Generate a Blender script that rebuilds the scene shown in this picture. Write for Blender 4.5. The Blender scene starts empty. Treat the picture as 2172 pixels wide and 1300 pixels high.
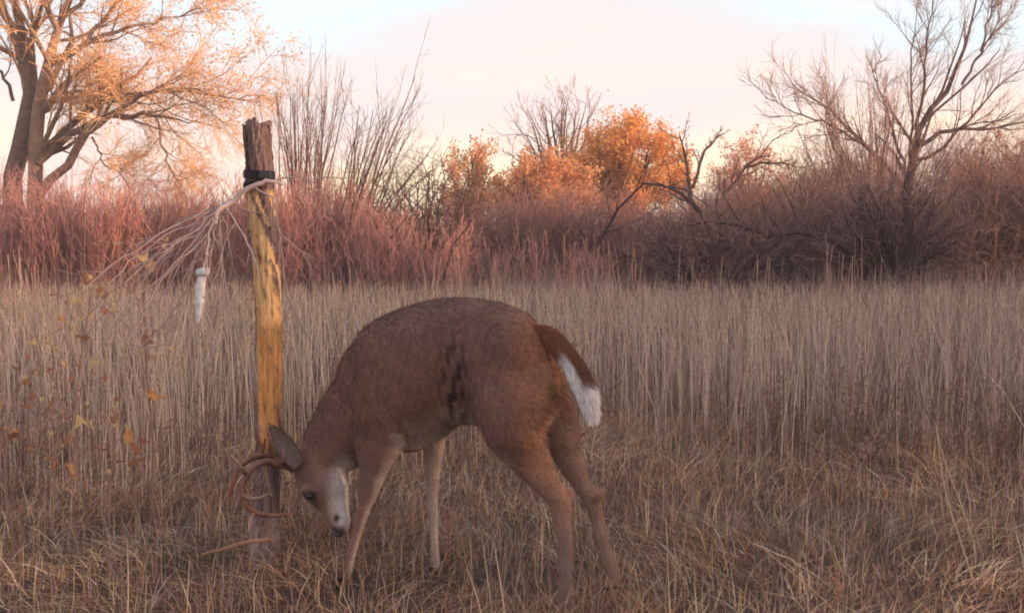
import bpy, math, random
import numpy as np
from mathutils import Vector

SC = bpy.context.scene
COL = SC.collection
R = math.radians
rng = np.random.default_rng(7)
random.seed(7)

# ------------------------------------------------------------------ camera
F, CXP, CYP, HCAM = 2440.0, 1086.0, 650.0, 1.15
PITCH = math.atan((650 - 497) / F)
cam_d = bpy.data.cameras.new('camera')
cam = bpy.data.objects.new('camera', cam_d)
COL.objects.link(cam)
cam.location = (0, 0, HCAM)
cam.rotation_euler = (math.pi / 2 - PITCH, 0, 0)
cam_d.sensor_width = 36
cam_d.lens = F / 2172 * 36
cam_d.clip_start = 0.05
cam_d.clip_end = 2000
SC.camera = cam

# ------------------------------------------------------------------ sky and sun
SUN_EL, SUN_AZ = R(9), R(104)        # azimuth clockwise from the viewing direction (+Y): low, on the right
wd = bpy.data.worlds.new('World')
SC.world = wd
wd.use_nodes = True
nt = wd.node_tree
nt.nodes.clear()
def wn(t, **k):
    n = nt.nodes.new(t)
    for a, b in k.items():
        setattr(n, a, b)
    return n
def ramp(n, stops):
    el = n.color_ramp.elements
    while len(el) > 1:
        el.remove(el[-1])
    el[0].position, el[0].color = stops[0][0], (*stops[0][1], 1)
    for p, c in stops[1:]:
        e = el.new(p)
        e.color = (*c, 1)
L = nt.links.new
tc = wn('ShaderNodeTexCoord')
sp = wn('ShaderNodeSeparateXYZ')
L(tc.outputs['Generated'], sp.inputs[0])
mp = wn('ShaderNodeMapping')
mp.inputs['Scale'].default_value = (1.6, 1.6, 9.0)
L(tc.outputs['Generated'], mp.inputs[0])
nz = wn('ShaderNodeTexNoise')
nz.inputs['Scale'].default_value = 1.7
nz.inputs['Detail'].default_value = 5
nz.inputs['Roughness'].default_value = 0.5
L(mp.outputs[0], nz.inputs['Vector'])
off = wn('ShaderNodeMath', operation='MULTIPLY_ADD')
L(nz.outputs['Fac'], off.inputs[0])
off.inputs[1].default_value = 0.34
off.inputs[2].default_value = -0.165
ad = wn('ShaderNodeMath', operation='ADD')
L(sp.outputs['Z'], ad.inputs[0])
L(off.outputs[0], ad.inputs[1])
rp = wn('ShaderNodeValToRGB')
L(ad.outputs[0], rp.inputs[0])
ramp(rp, [(0.0, (0.80, 0.68, 0.44)), (0.045, (0.78, 0.655, 0.47)), (0.08, (0.66, 0.55, 0.485)),
          (0.12, (0.565, 0.50, 0.50)), (0.15, (0.525, 0.505, 0.525)), (0.185, (0.49, 0.58, 0.63)), (0.28, (0.57, 0.52, 0.56)),
          (0.6, (0.57, 0.495, 0.53)), (1.0, (0.53, 0.46, 0.51))])
sky = wn('ShaderNodeTexSky', sky_type='NISHITA')
sky.sun_disc = False
sky.sun_elevation = SUN_EL
sky.sun_rotation = SUN_AZ
sky.air_density = 1.0
sky.dust_density = 3.0
sk_s = wn('ShaderNodeMix', data_type='RGBA', blend_type='MULTIPLY')
sk_s.inputs['Factor'].default_value = 1
L(sky.outputs[0], sk_s.inputs['A'])
sk_s.inputs['B'].default_value = (0.13, 0.13, 0.13, 1)
mx = wn('ShaderNodeMix', data_type='RGBA')
mx.inputs['Factor'].default_value = 0.88
L(sk_s.outputs['Result'], mx.inputs['A'])
L(rp.outputs[0], mx.inputs['B'])
bg = wn('ShaderNodeBackground')
L(mx.outputs['Result'], bg.inputs[0])
bg.inputs[1].default_value = 1.0
wo = wn('ShaderNodeOutputWorld')
L(bg.outputs[0], wo.inputs[0])

sun_d = bpy.data.lights.new('sun', 'SUN')
sun_d.energy = 4.2
sun_d.angle = R(4)
sun_d.color = (1.0, 0.62, 0.36)
sun = bpy.data.objects.new('sun', sun_d)
COL.objects.link(sun)
sdir = Vector((math.sin(SUN_AZ) * math.cos(SUN_EL), math.cos(SUN_AZ) * math.cos(SUN_EL), math.sin(SUN_EL)))
sun.rotation_euler = sdir.to_track_quat('Z', 'Y').to_euler()
sun.location = (12, -3, 6)

SC.view_settings.view_transform = 'Standard'
SC.view_settings.look = 'None'
SC.view_settings.gamma = 1
SC.view_settings.use_curve_mapping = False
SC.view_settings.exposure = 0.98
SC.cycles.filter_width = 1.9
SC.cycles.max_bounces = 6
SC.cycles.transparent_max_bounces = 4

# ------------------------------------------------------------------ helpers
def at(px, py, Y):
    """World point seen at photo pixel (px, py), Y metres ahead."""
    u, v = (px - CXP) / F, (CYP - py) / F
    dy = math.cos(PITCH) + v * math.sin(PITCH)
    dz = -math.sin(PITCH) + v * math.cos(PITCH)
    t = Y / dy
    return np.array([u * t, Y, HCAM + dz * t])

def gz(x, y):
    return 0.018 * np.sin(1.9 * x + 0.7) * np.sin(1.3 * y + 0.4) + 0.012 * np.sin(4.1 * x + 1.1 * y)

def tag(o, label=None, cat=None, group=None, kind=None):
    if label: o['label'] = label
    if cat: o['category'] = cat
    if group: o['group'] = group
    if kind: o['kind'] = kind
    return o

def link(o, parent=None):
    COL.objects.link(o)
    if parent is not None:
        o.parent = parent
        o.location = -Vector(parent.location)
    return o

def empty(name, loc):
    o = bpy.data.objects.new(name, None)
    o.location = loc
    o.empty_display_size = 0.1
    COL.objects.link(o)
    return o

def tri_mesh(name, V, T, mat, colors=None, smooth=True, parent=None):
    me = bpy.data.meshes.new(name)
    V = np.asarray(V, dtype=np.float32).reshape(-1, 3)
    T = np.asarray(T, dtype=np.int32).reshape(-1, 3)
    me.vertices.add(len(V)); me.vertices.foreach_set('co', V.ravel())
    me.loops.add(T.size); me.loops.foreach_set('vertex_index', T.ravel())
    me.polygons.add(len(T))
    me.polygons.foreach_set('loop_start', np.arange(0, T.size, 3, dtype=np.int32))
    me.polygons.foreach_set('use_smooth', np.full(len(T), smooth, dtype=bool))
    me.update(calc_edges=True)
    if colors is not None:
        a = me.color_attributes.new('tint', 'FLOAT_COLOR', 'POINT')
        c = np.ones((len(V), 4), dtype=np.float32)
        c[:, :3] = colors
        a.data.foreach_set('color', c.ravel())
    me.materials.append(mat)
    return link(bpy.data.objects.new(name, me), parent)

def material(name, color=(0.5, 0.5, 0.5), attr=False, rough=0.85, trans=0.0, noise=None, bump=0.0, bscale=40.0, spec=0.25, sheen=0.0, grain=1.0):
    """Principled surface; colour from the mesh tint attribute or given, broken up by noise; trans = leaf-like light passing."""
    m = bpy.data.materials.new(name)
    m.use_nodes = True
    t = m.node_tree
    b = t.nodes['Principled BSDF']
    out = t.nodes['Material Output']
    b.inputs['Roughness'].default_value = rough
    b.inputs['Specular IOR Level'].default_value = spec
    if sheen:
        b.inputs['Sheen Weight'].default_value = sheen
    tco = t.nodes.new('ShaderNodeTexCoord')
    if attr:
        a = t.nodes.new('ShaderNodeVertexColor'); a.layer_name = 'tint'
        src = a.outputs['Color']
    else:
        a = t.nodes.new('ShaderNodeRGB'); a.outputs[0].default_value = (*color, 1)
        src = a.outputs[0]
    if noise:
        sc, lo, hi = noise
        n = t.nodes.new('ShaderNodeTexNoise')
        n.inputs['Scale'].default_value = sc
        n.inputs['Detail'].default_value = 5
        mpg = t.nodes.new('ShaderNodeMapping'); mpg.inputs['Scale'].default_value = (1, 1, grain)
        t.links.new(tco.outputs['Object'], mpg.inputs[0])
        t.links.new(mpg.outputs[0], n.inputs['Vector'])
        mr = t.nodes.new('ShaderNodeMapRange')
        mr.inputs['From Min'].default_value = 0.3; mr.inputs['From Max'].default_value = 0.7
        mr.inputs['To Min'].default_value = lo; mr.inputs['To Max'].default_value = hi
        t.links.new(n.outputs['Fac'], mr.inputs['Value'])
        vm = t.nodes.new('ShaderNodeVectorMath'); vm.operation = 'SCALE'
        t.links.new(src, vm.inputs[0]); t.links.new(mr.outputs[0], vm.inputs['Scale'])
        src = vm.outputs[0]
    t.links.new(src, b.inputs['Base Color'])
    if bump:
        n2 = t.nodes.new('ShaderNodeTexNoise'); n2.inputs['Scale'].default_value = bscale; n2.inputs['Detail'].default_value = 6
        mpb = t.nodes.new('ShaderNodeMapping'); mpb.inputs['Scale'].default_value = (1, 1, grain)
        t.links.new(tco.outputs['Object'], mpb.inputs[0])
        t.links.new(mpb.outputs[0], n2.inputs['Vector'])
        bp = t.nodes.new('ShaderNodeBump'); bp.inputs['Strength'].default_value = bump; bp.inputs['Distance'].default_value = 0.01
        t.links.new(n2.outputs['Fac'], bp.inputs['Height']); t.links.new(bp.outputs[0], b.inputs['Normal'])
    if trans:
        tr = t.nodes.new('ShaderNodeBsdfTranslucent')
        t.links.new(src, tr.inputs['Color'])
        ms = t.nodes.new('ShaderNodeMixShader'); ms.inputs[0].default_value = trans
        t.links.new(b.outputs[0], ms.inputs[1]); t.links.new(tr.outputs[0], ms.inputs[2])
        t.links.new(ms.outputs[0], out.inputs['Surface'])
    return m

M_blade = material('dry_grass', attr=True, rough=0.7, trans=0.28)
M_leaf = material('dead_leaf', attr=True, rough=0.7, trans=0.5)
M_bark = material('bark', attr=True, rough=0.9, noise=(6, 0.7, 1.25), bump=0.4, bscale=30)
M_twig = material('twig_bark', attr=True, rough=0.85)
M_ground = material('soil', (0.06, 0.04, 0.032), noise=(3.0, 0.6, 1.4), bump=0.6, bscale=60, rough=0.95)

def norm(v):
    v = np.asarray(v, float)
    return v / np.maximum(np.linalg.norm(v, axis=-1, keepdims=True), 1e-9)

def tubes(P, Rr, S=4, cap=True):
    """P (N,K,3) polylines, Rr (N,K) radii -> verts, tris, index of polyline per vert."""
    P = np.asarray(P, float); Rr = np.asarray(Rr, float)
    N, K, _ = P.shape
    T = np.empty_like(P)
    T[:, 1:-1] = P[:, 2:] - P[:, :-2]; T[:, 0] = P[:, 1] - P[:, 0]; T[:, -1] = P[:, -1] - P[:, -2]
    T = norm(T)
    D = norm(P[:, -1] - P[:, 0])
    ref = np.where(np.abs(D[:, 2:3]) > 0.8, np.array([[1.0, 0.13, 0]]), np.array([[0, 0.1, 1.0]]))
    A = norm(np.cross(T, ref[:, None, :])); B = np.cross(T, A)
    th = np.arange(S) / S * 2 * math.pi
    V = P[:, :, None, :] + Rr[:, :, None, None] * (A[:, :, None, :] * np.cos(th)[None, None, :, None] + B[:, :, None, :] * np.sin(th)[None, None, :, None])
    idx = np.arange(N * K * S).reshape(N, K, S)
    a = idx[:, :-1, :]; b = np.roll(a, -1, axis=2); c = idx[:, 1:, :]; d = np.roll(c, -1, axis=2)
    tr = np.concatenate([np.stack([a, b, d], -1).reshape(-1, 3), np.stack([a, d, c], -1).reshape(-1, 3)])
    own = np.repeat(np.arange(N), K * S)
    return V.reshape(-1, 3), tr, own

def smooth_path(pts, rad, n):
    """Catmull-Rom through pts with radii."""
    pts = np.asarray(pts, float); rad = np.asarray(rad, float)
    Q = np.vstack([2 * pts[0] - pts[1], pts, 2 * pts[-1] - pts[-2]])
    rr = np.concatenate([[rad[0]], rad, [rad[-1]]]) if rad.ndim == 1 else np.vstack([rad[:1], rad, rad[-1:]])
    d = np.concatenate([[0], np.cumsum(np.linalg.norm(np.diff(pts, axis=0), axis=1))])
    out, ro = [], []
    for s in np.linspace(0, d[-1], n):
        i = min(int(np.searchsorted(d, s, side='right')) - 1, len(pts) - 2)
        t = (s - d[i]) / max(d[i + 1] - d[i], 1e-9)
        def cr(X):
            a, b, c, e = X[i], X[i + 1], X[i + 2], X[i + 3]
            return 0.5 * (2 * b + (c - a) * t + (2 * a - 5 * b + 4 * c - e) * t * t + (3 * b - a - 3 * c + e) * t ** 3)
        out.append(cr(Q)); ro.append(rr[i + 1] * (1 - t) + rr[i + 2] * t)
    return np.array(out), np.array(ro)

def pal(cols, n, jit=0.12, r=None):
    r = r or rng
    c = np.array(cols)[r.integers(0, len(cols), n)]
    return np.clip(c * (1 + r.normal(0, jit, (n, 1))) * (1 + r.normal(0, jit * 0.25, (n, 3))), 0.01, 0.95)

def blades(x, y, h, w, lean, curve, cols, z0=None, segs=3):
    """ribbon blades: arrays; lean = horizontal offset vector (n,2) at tip."""
    n = len(x)
    z = gz(x, y) - 0.01 if z0 is None else z0
    az = rng.uniform(0, math.pi, n)
    wd_ = np.stack([np.cos(az), np.sin(az), np.zeros(n)], -1)
    ts = np.linspace(0, 1, segs + 1)
    V = np.empty((n, 2 * segs + 1, 3))
    for k, t in enumerate(ts):
        c = np.stack([x + lean[:, 0] * t ** curve, y + lean[:, 1] * t ** curve,
                      z + h * (t - 0.5 * np.minimum((np.hypot(lean[:, 0], lean[:, 1]) / np.maximum(h, .01)), 1.4) ** 2 * 0.5 * t ** 2)], -1)
        ww = (w * (1 - 0.75 * t))[:, None] * 0.5
        if k < segs:
            V[:, 2 * k] = c - wd_ * ww; V[:, 2 * k + 1] = c + wd_ * ww
        else:
            V[:, 2 * segs] = c
    base = (np.arange(n) * (2 * segs + 1))[:, None]
    t = []
    for k in range(segs - 1):
        a = 2 * k
        t += [[a, a + 1, a + 3], [a, a + 3, a + 2]]
    a = 2 * (segs - 1)
    t += [[a, a + 1, a + 2]]
    T = (base[:, None, :] + np.array(t)[None]).reshape(-1, 3)
    C = np.repeat(cols, 2 * segs + 1, axis=0)
    return V.reshape(-1, 3), T, C

def merge(parts):
    Vs, Ts, Cs, o = [], [], [], 0
    for v, t, c in parts:
        Vs.append(v); Ts.append(t + o); Cs.append(c); o += len(v)
    return np.concatenate(Vs), np.concatenate(Ts), np.concatenate(Cs)

# ------------------------------------------------------------------ ground
gx = np.concatenate([-np.geomspace(130, 8, 20), np.linspace(-7.8, 7.8, 110), np.geomspace(8, 130, 20)])
gy = np.concatenate([-np.geomspace(60, 3, 8), np.linspace(-2, 20, 150), np.geomspace(21, 150, 20)])
X, Y = np.meshgrid(gx, gy)
Zg = gz(X, Y) - 0.02 + np.where(np.hypot(X, Y) < 14, rng.normal(0, 0.006, X.shape), 0)
GV = np.stack([X, Y, Zg], -1).reshape(-1, 3)
ii = np.arange(X.size).reshape(X.shape)
a, b, c, d = ii[:-1, :-1].ravel(), ii[:-1, 1:].ravel(), ii[1:, 1:].ravel(), ii[1:, :-1].ravel()
g = tri_mesh('ground', GV, np.concatenate([np.stack([a, b, c], -1), np.stack([a, c, d], -1)]), M_ground)
tag(g, kind='structure')

# ------------------------------------------------------------------ grass
STRAW = [(0.36, 0.27, 0.235), (0.44, 0.335, 0.29), (0.24, 0.17, 0.15), (0.16, 0.105, 0.095), (0.54, 0.43, 0.37), (0.12, 0.08, 0.075), (0.30, 0.18, 0.14)]
PALE = [(0.68, 0.56, 0.46), (0.60, 0.48, 0.38), (0.76, 0.66, 0.56)]
MATT = [(0.60, 0.40, 0.225), (0.46, 0.285, 0.165), (0.70, 0.51, 0.30), (0.22, 0.13, 0.085), (0.54, 0.29, 0.165), (0.80, 0.64, 0.43), (0.27, .165, .11)]

def scatter(n, y0, y1, power=1.0, margin=1.6):
    """points over the camera's ground wedge, widened by margin"""
    u = rng.random(n)
    y = (y0 ** power + u * (y1 ** power - y0 ** power)) ** (1 / power)
    x = rng.uniform(-1, 1, n) * (y * 0.46 + margin)
    return x, y
def edge(x):
    """where the standing grass begins, Y for each x"""
    return 5.35 + 0.35 * np.sin(1.3 * x + 1) + 0.25 * np.sin(3.7 * x) - 0.75 * (x < -0.9) * np.clip(-x - 0.9, 0, 1) + 0.2 * np.clip(x - 1.2, 0, 1)

def tuft(x, y, s):
    return 0.5 + 0.5 * np.sin(x * s + 1.7 * np.sin(y * s * 0.7)) * np.sin(y * s * 1.1 + 1.3 * np.sin(x * s * 0.9))

# standing grass, near to far
parts = []
for n, y0, y1, hm, w, pw in ((34000, 4.3, 8.0, 0.53, 0.0030, 1.7), (60000, 7.5, 13.0, 0.61, 0.0040, 1.4), (80000, 12, 18.0, 0.66, 0.0048, 1.2)):
    x, y = scatter(n, y0, y1, pw)
    dd = y - edge(x)
    keep = rng.random(n) < np.clip((dd + .3) / 2.6, 0, 1) ** 1.4
    keep &= rng.random(n) < 0.06 + 0.94 * (0.6 * tuft(x, y, 2.3 if y1 < 9 else 1.1) + 0.4 * tuft(x + 5, y, 7.0))
    x, y, dd = x[keep], y[keep], dd[keep]
    m = len(x)
    h = hm * np.clip(rng.normal(0.76, 0.30, m), 0.25, 1.55) * (0.5 + 0.5 * np.clip((dd + .3) / 2.2, 0, 1)) * (0.62 + 0.30 * tuft(x, y, 0.9) + 0.28 * tuft(x + 4, y + 2, 2.6)) * (1 + .11 * np.clip(x / 5, -1, 1) * np.clip((y - 7) / 5, 0, 1) + .05 * np.clip((y - 12) / 4, 0, 1))
    la = rng.uniform(0, 2 * math.pi, m); ll = h * np.abs(rng.normal(0, 0.30, m)); bk = rng.random(m) < .10; ll[bk] = h[bk] * rng.uniform(.6, 1.1, bk.sum())
    lean = np.stack([np.cos(la) * ll, np.sin(la) * ll], -1)
    ch = np.where(rng.random(m)[:, None] < 0.16, pal(PALE, m), pal(STRAW, m, 0.2))
    ch = ch * (0.72 + 0.56 * tuft(x + 9, y, 1.5) * tuft(x, y + 3, 0.7) + 0.18 * tuft(x, y, 4.2))[:, None]
    parts.append(blades(x, y, h, w * rng.uniform(0.5, 1.5, m), lean, 1.7, ch))
V, T, C = merge(parts)
o = tri_mesh('tall_grass', V, T, M_blade, C, smooth=False)
tag(o, 'tall thin dry grass standing in a field from behind the deer to the thicket', 'grass', kind='stuff')

# seed heads and slim culms above the standing grass
n = 9500
x, y = scatter(n, 4.9, 15, 1.35)
k = rng.random(n) < np.clip((y - edge(x) + 0.3) / 2.2, 0, 1)
x, y = x[k], y[k]; n = len(x)
h = rng.uniform(0.42, 0.74, n) * np.clip(1.12 - 0.035 * (y - 5), .72, 1)
la = rng.uniform(0, 2 * math.pi, n); ll = h * np.abs(rng.normal(0, 0.17, n))
P = np.empty((n, 4, 3))
for j, t in enumerate((0, 0.4, 0.75, 1.0)):
    P[:, j] = np.stack([x + np.cos(la) * ll * t * t, y + np.sin(la) * ll * t * t, gz(x, y) + h * t], -1)
wr = 0.0009 + 0.00018 * y
V, T, own = tubes(P, np.stack([wr, wr, wr * 0.8, wr * 0.3], -1), 3)
pc = pal(PALE, n, 0.15)
parts = [(V, T, pc[own])]
m = int(n * 0.5)
sp_ = P[:m, 3] - P[:m, 2]
base = P[:m, 2] + sp_ * 0.35
for q in range(4):
    c0 = base + sp_ * q * 0.19
    dd = rng.normal(0, 0.012, (m, 3)); dd[:, 2] = np.abs(dd[:, 2]) + 0.014
    Q = np.stack([c0, c0 + dd * 0.5, c0 + dd], 1)
    V, T, own = tubes(Q, np.tile([[0.0012, 0.0028, 0.0006]], (m, 1)) * (0.7 + 0.05 * y[:m, None]), 3)
    parts.append((V, T, pal([(0.46, 0.32, 0.22), (0.55, 0.40, 0.28)], m)[own]))
V, T, C = merge(parts)
o = tri_mesh('grass_seed_heads', V, T, M_blade, C)
tag(o, 'pale slim culms and seed heads rising through the tall dry grass', 'grass', kind='stuff')

# clumps of taller bare weed stems along the far edge of the field
parts = []
for px, Yw_, hw, cnt in ((1335, 14.5, .95, 14), (1780, 14.2, .95, 14), (1240, 15, .8, 10), (980, 14.8, .85, 14), (1050, 15.2, .8, 10), (1460, 15, .8, 8), (930, 14, .75, 9), (1610, 15.1, .78, 8), (1900, 14.4, .72, 8), (60, 13, .8, 12), (220, 14, .75, 10), (2080, 13, .7, 8), (740, 14.5, .7, 8)):
    bx = (px - CXP) / F * Yw_ + rng.normal(0, .16, cnt); by = Yw_ + rng.normal(0, .3, cnt)
    hh = hw * rng.uniform(.65, 1.3, cnt); lx = rng.normal(0, .07, cnt); ly = rng.normal(0, .07, cnt)
    ts = np.linspace(0, 1, 5)
    P = np.stack([bx[:, None] + lx[:, None] * ts ** 1.5, by[:, None] + ly[:, None] * ts, hh[:, None] * ts], -1)
    V, T, own = tubes(P, np.linspace(.009, .004, 5)[None] * np.ones((cnt, 1)), 3)
    parts.append((V, T, pal([(.52, .34, .27), (.60, .44, .35), (.40, .25, .2)], cnt, .15)[own]))
V, T, C = merge(parts)
tag(tri_mesh('tall_weed_stems', V, T, M_blade, C), 'clumps of taller pinkish weed stems standing up along the far edge of the grass', 'weeds', kind='stuff')

# matted, fallen grass in front
parts = []
n = 115000
x, y = scatter(n, 2.2, 8.5, 1.35, 1.3)
k = rng.random(n) < 0.12 + 0.88 * tuft(x, y, 5.5)
worn = [(at(729, 1240, 3.7)[0], 3.70), (at(925, 1220, 3.9)[0], 3.90), (at(1199, 1315, 3.37)[0], 3.37), (at(1308, 1260, 3.66)[0], 3.66)]
for wx, wy in worn:
    k &= (np.hypot(x - wx, (y - wy) * .8) > .05) | (rng.random(len(x)) < .25)
x, y = x[k], y[k]; n = len(x)
mound = tuft(x + 3, y, 3.1)
h = rng.uniform(0.02, 0.11, n) * (0.6 + 0.9 * mound)
ln = rng.uniform(0.05, 0.20, n)
flow = 1.6 * np.sin(2.1 * x + 0.6) + 1.3 * np.sin(1.7 * y + 1.0 * x)
la = flow + rng.normal(0, 0.9, n)
lean = np.stack([np.cos(la) * ln, np.sin(la) * ln], -1)
cc = pal(MATT, n, 0.25) * (0.45 + 1.0 * tuft(x, y, 1.9) * tuft(x + 2, y, 6.3))[:, None] * (1 + np.array([.16, .0, -.12])[None] * (2 * tuft(x + 7, y, 2.7) - 1)[:, None])
parts.append(blades(x, y, h, rng.uniform(0.0025, 0.006, n), lean, 1.3, cc, z0=gz(x, y) + rng.uniform(-0.01, 0.07, n) * mound))
n = 26000                      # short upright stubble through it
x, y = scatter(n, 2.2, 6.5, 1.3, 1.3)
h = rng.uniform(0.05, 0.22, n) * (0.55 + 0.6 * tuft(x, y, 4.0))
la = rng.uniform(0, 6.28, n); ll = h * np.abs(rng.normal(0, 0.5, n))
parts.append(blades(x, y, h, rng.uniform(0.002, 0.004, n), np.stack([np.cos(la) * ll, np.sin(la) * ll], -1), 1.6, pal(MATT + STRAW, n, 0.2)))
V, T, C = merge(parts)
o = tri_mesh('matted_grass', V, T, M_blade, C, smooth=False)
tag(o, 'short matted brown grass trampled flat around the deer and post', 'grass', kind='stuff')

# ------------------------------------------------------------------ branching plants
def grow(P, Rr, levels, r):
    """level-wise branching. P (N,K,3), Rr (N,K). levels: dicts k,t0,ang,len,up,wig,rad. returns list of (P,R) per level."""
    out = [(P, Rr)]
    for lv in levels:
        N, K, _ = P.shape
        k = lv['k']
        rep = np.repeat(np.arange(N), k)
        n = len(rep)
        t = lv['t0'] + (1 - lv['t0']) * ((np.tile(np.arange(k), N) + r.random(n)) / k)
        f = t * (K - 1); i = np.minimum(f.astype(int), K - 2); fr = (f - i)[:, None]
        p0 = P[rep, i] * (1 - fr) + P[rep, i + 1] * fr
        tg = norm(P[rep, i + 1] - P[rep, i])
        pr = Rr[rep, i] * (1 - fr[:, 0]) + Rr[rep, i + 1] * fr[:, 0]
        plen = np.linalg.norm(np.diff(P, axis=1), axis=2).sum(1)[rep]
        perp = norm(np.cross(tg, r.normal(0, 1, (n, 3))))
        an = np.radians(r.normal(lv['ang'], lv.get('angj', 12), n))[:, None]
        d = norm(tg * np.cos(an) + perp * np.sin(an))
        ln = plen * lv['len'] * (1 - 0.45 * t) * r.uniform(0.6, 1.3, n)
        if 'minl' in lv: ln = np.maximum(ln, lv['minl'])
        kk = lv.get('pts', 5)
        Q = np.empty((n, kk, 3)); Q[:, 0] = p0
        cur = p0.copy()
        upv = np.zeros((n, 3)); upv[:, 2] = lv.get('up', 0.1)
        upv += np.array(lv.get('wind', (0, 0, 0)))
        for j in range(1, kk):
            d = norm(d + upv + r.normal(0, lv.get('wig', 0.15), (n, 3)))
            cur = cur + d * (ln / (kk - 1))[:, None]
            Q[:, j] = cur
        r0 = np.minimum(pr * lv.get('rad', 0.6), ln * 0.04)
        r0 = np.maximum(r0, lv.get('minr', 0.0025))
        QR = r0[:, None] * np.linspace(1, 0.3, kk)[None, :]
        P, Rr = Q, QR
        out.append((P, Rr))
    return out

def bank(levels_out, cols, r, sides=(8, 6, 4, 3, 3, 3)):
    parts = []
    for li, (P, Rr) in enumerate(levels_out):
        V, T, own = tubes(P, Rr, sides[min(li, len(sides) - 1)])
        parts.append((V, T, pal(cols[min(li, len(cols) - 1)], len(P), 0.1, r)[own]))
    return parts

def leaves(pts, size, cols, r, flat=0.0):
    n = len(pts)
    a = norm(r.normal(0, 1, (n, 3))); b = norm(np.cross(a, r.normal(0, 1, (n, 3))))
    s = (size * r.uniform(0.6, 1.4, n))[:, None]
    V = np.stack([pts, pts + a * s * 0.55 + b * s * 0.38, pts + a * s * 1.1, pts + a * s * 0.5 - b * s * 0.38], 1)
    base = (np.arange(n) * 4)[:, None]
    T = np.concatenate([base + [0, 1, 2], base + [0, 2, 3]])
    return V.reshape(-1, 3), T, np.repeat(pal(cols, n, 0.16, r), 4, axis=0)

def resample(limbs, K):
    Ps, Rs = [], []
    for pts, rad in limbs:
        p, q = smooth_path(pts, rad, K)
        Ps.append(p); Rs.append(q)
    return np.array(Ps), np.array(Rs)

def tree(name, label, cat, limbs, levels, cols, seed, K=14, nwood=2, leaf=None, wobble=0.0, group=None):
    """limbs: hand-laid main stems [(pts, radii)]; first nwood levels are trunk wood, the rest crown."""
    r = np.random.default_rng(seed)
    P, Rr = resample(limbs, K)
    if wobble:
        w = r.normal(0, wobble, P.shape); w[:, 0] = 0
        P = P + w
    lo = grow(P, Rr, levels, r)
    base = limbs[0][0][0]
    root = tag(empty(name, tuple(base)), label, cat, group)
    parts = bank(lo[:nwood], cols[:nwood], r)
    V, T, C = merge(parts)
    tri_mesh('trunk', V, T, M_bark, C, parent=root)
    if len(lo) > nwood:
        V, T, C = merge(bank(lo[nwood:], cols[nwood:] or cols[-1:], r, sides=(3, 3, 3)))
        tag(tri_mesh('crown', V, T, M_twig, C, parent=root), kind='stuff')
    if leaf:
        per, size, lc, spread = leaf[:4]
        Pl = lo[-1][0].reshape(-1, 3)
        pts = np.repeat(Pl, per, axis=0)
        pts = pts + r.normal(0, spread, pts.shape)
        if len(leaf) > 4: pts = pts[leaf[4](pts, r)]
        V, T, C = leaves(pts, size, lc, r)
        tag(tri_mesh('foliage', V, T, M_leaf, C, smooth=False, parent=root), kind='stuff')
    return root

def A(l, Y):
    return [at(px, py, Y + (dy[0] if dy else 0)) for px, py, *dy in l]

BRN = [(0.13, 0.085, 0.065), (0.10, 0.065, 0.055)]
PUR = [(0.10, 0.062, 0.06), (0.13, 0.08, 0.075)]
ORT = [(0.86, 0.52, 0.28), (0.80, 0.44, 0.21), (0.88, 0.62, 0.38)]

BRL = [(0.24, 0.155, 0.12), (0.19, 0.125, 0.105)]
# big cottonwood, left
Yt = 27.0
s = Yt / F
limbs = [
    (A([(20, 560), (28, 400), (45, 290), (68, 175), (60, 90), (20, -40), (-30, -220)], Yt), [.34, .30, .27, .23, .15, .10, .03]),
    (A([(80, 560), (72, 420), (75, 300), (88, 200), (100, 140), (122, 60), (160, -40), (190, -260)], Yt - .3), [.26, .23, .21, .2, .15, .12, .09, .02]),
    (A([(100, 145), (150, 112), (185, 92), (240, 70), (310, 55), (420, 20, 1)], Yt - .3), [.12, .1, .085, .06, .04, .015]),
    (A([(84, 320), (130, 285), (185, 235), (215, 215), (290, 200, -.5), (400, 195, -1), (520, 215, -1.5)], Yt - .2), [.13, .12, .1, .08, .055, .035, .01]),
    (A([(80, 345), (130, 300), (190, 262), (240, 245), (330, 248, -.6), (400, 262, -1)], Yt - .4), [.14, .12, .11, .085, .05, .015]),
    (A([(85, 410), (130, 360), (165, 310), (200, 270), (235, 250), (300, 205, -.5), (380, 190, -1), (480, 210, -1)], Yt - .5), [.16, .14, .12, .10, .08, .06, .04, .01]),
    (A([(90, 240), (130, 200), (165, 196), (200, 205), (215, 225)], Yt), [.06, .055, .05, .04, .02]),
    (A([(60, 150), (30, 60), (5, 10), (-20, -80), (-60, -200)], Yt + .5), [.15, .11, .09, .06, .02]),
    (A([(55, 140), (20, 110), (-40, 90), (-120, 40), (-220, 0)], Yt + .3), [.1, .08, .07, .05, .015]),
    (A([(28, 215), (10, 165), (-40, 130), (-140, 120)], Yt + .3), [.06, .05, .04, .015]),
    (A([(100, 150), (118, 60), (95, -20), (110, -200)], Yt - .6), [.11, .09, .07, .02]),
    (A([(185, 92), (250, 10), (300, -80), (360, -200, 1)], Yt - .3), [.07, .05, .035, .01]),
    (A([(330, 248), (345, 310), (370, 370), (400, 410)], Yt - .9), [.035, .028, .02, .01]),
    (A([(195, 290), (220, 340), (250, 365), (280, 400)], Yt - .6), [.035, .028, .02, .01]),
    (A([(122, 60), (200, -30), (260, -140), (300, -300)], Yt - .4), [.08, .06, .04, .01]),
]
limbs = [(p, [q * .76 for q in rr]) for p, rr in limbs]
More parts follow.
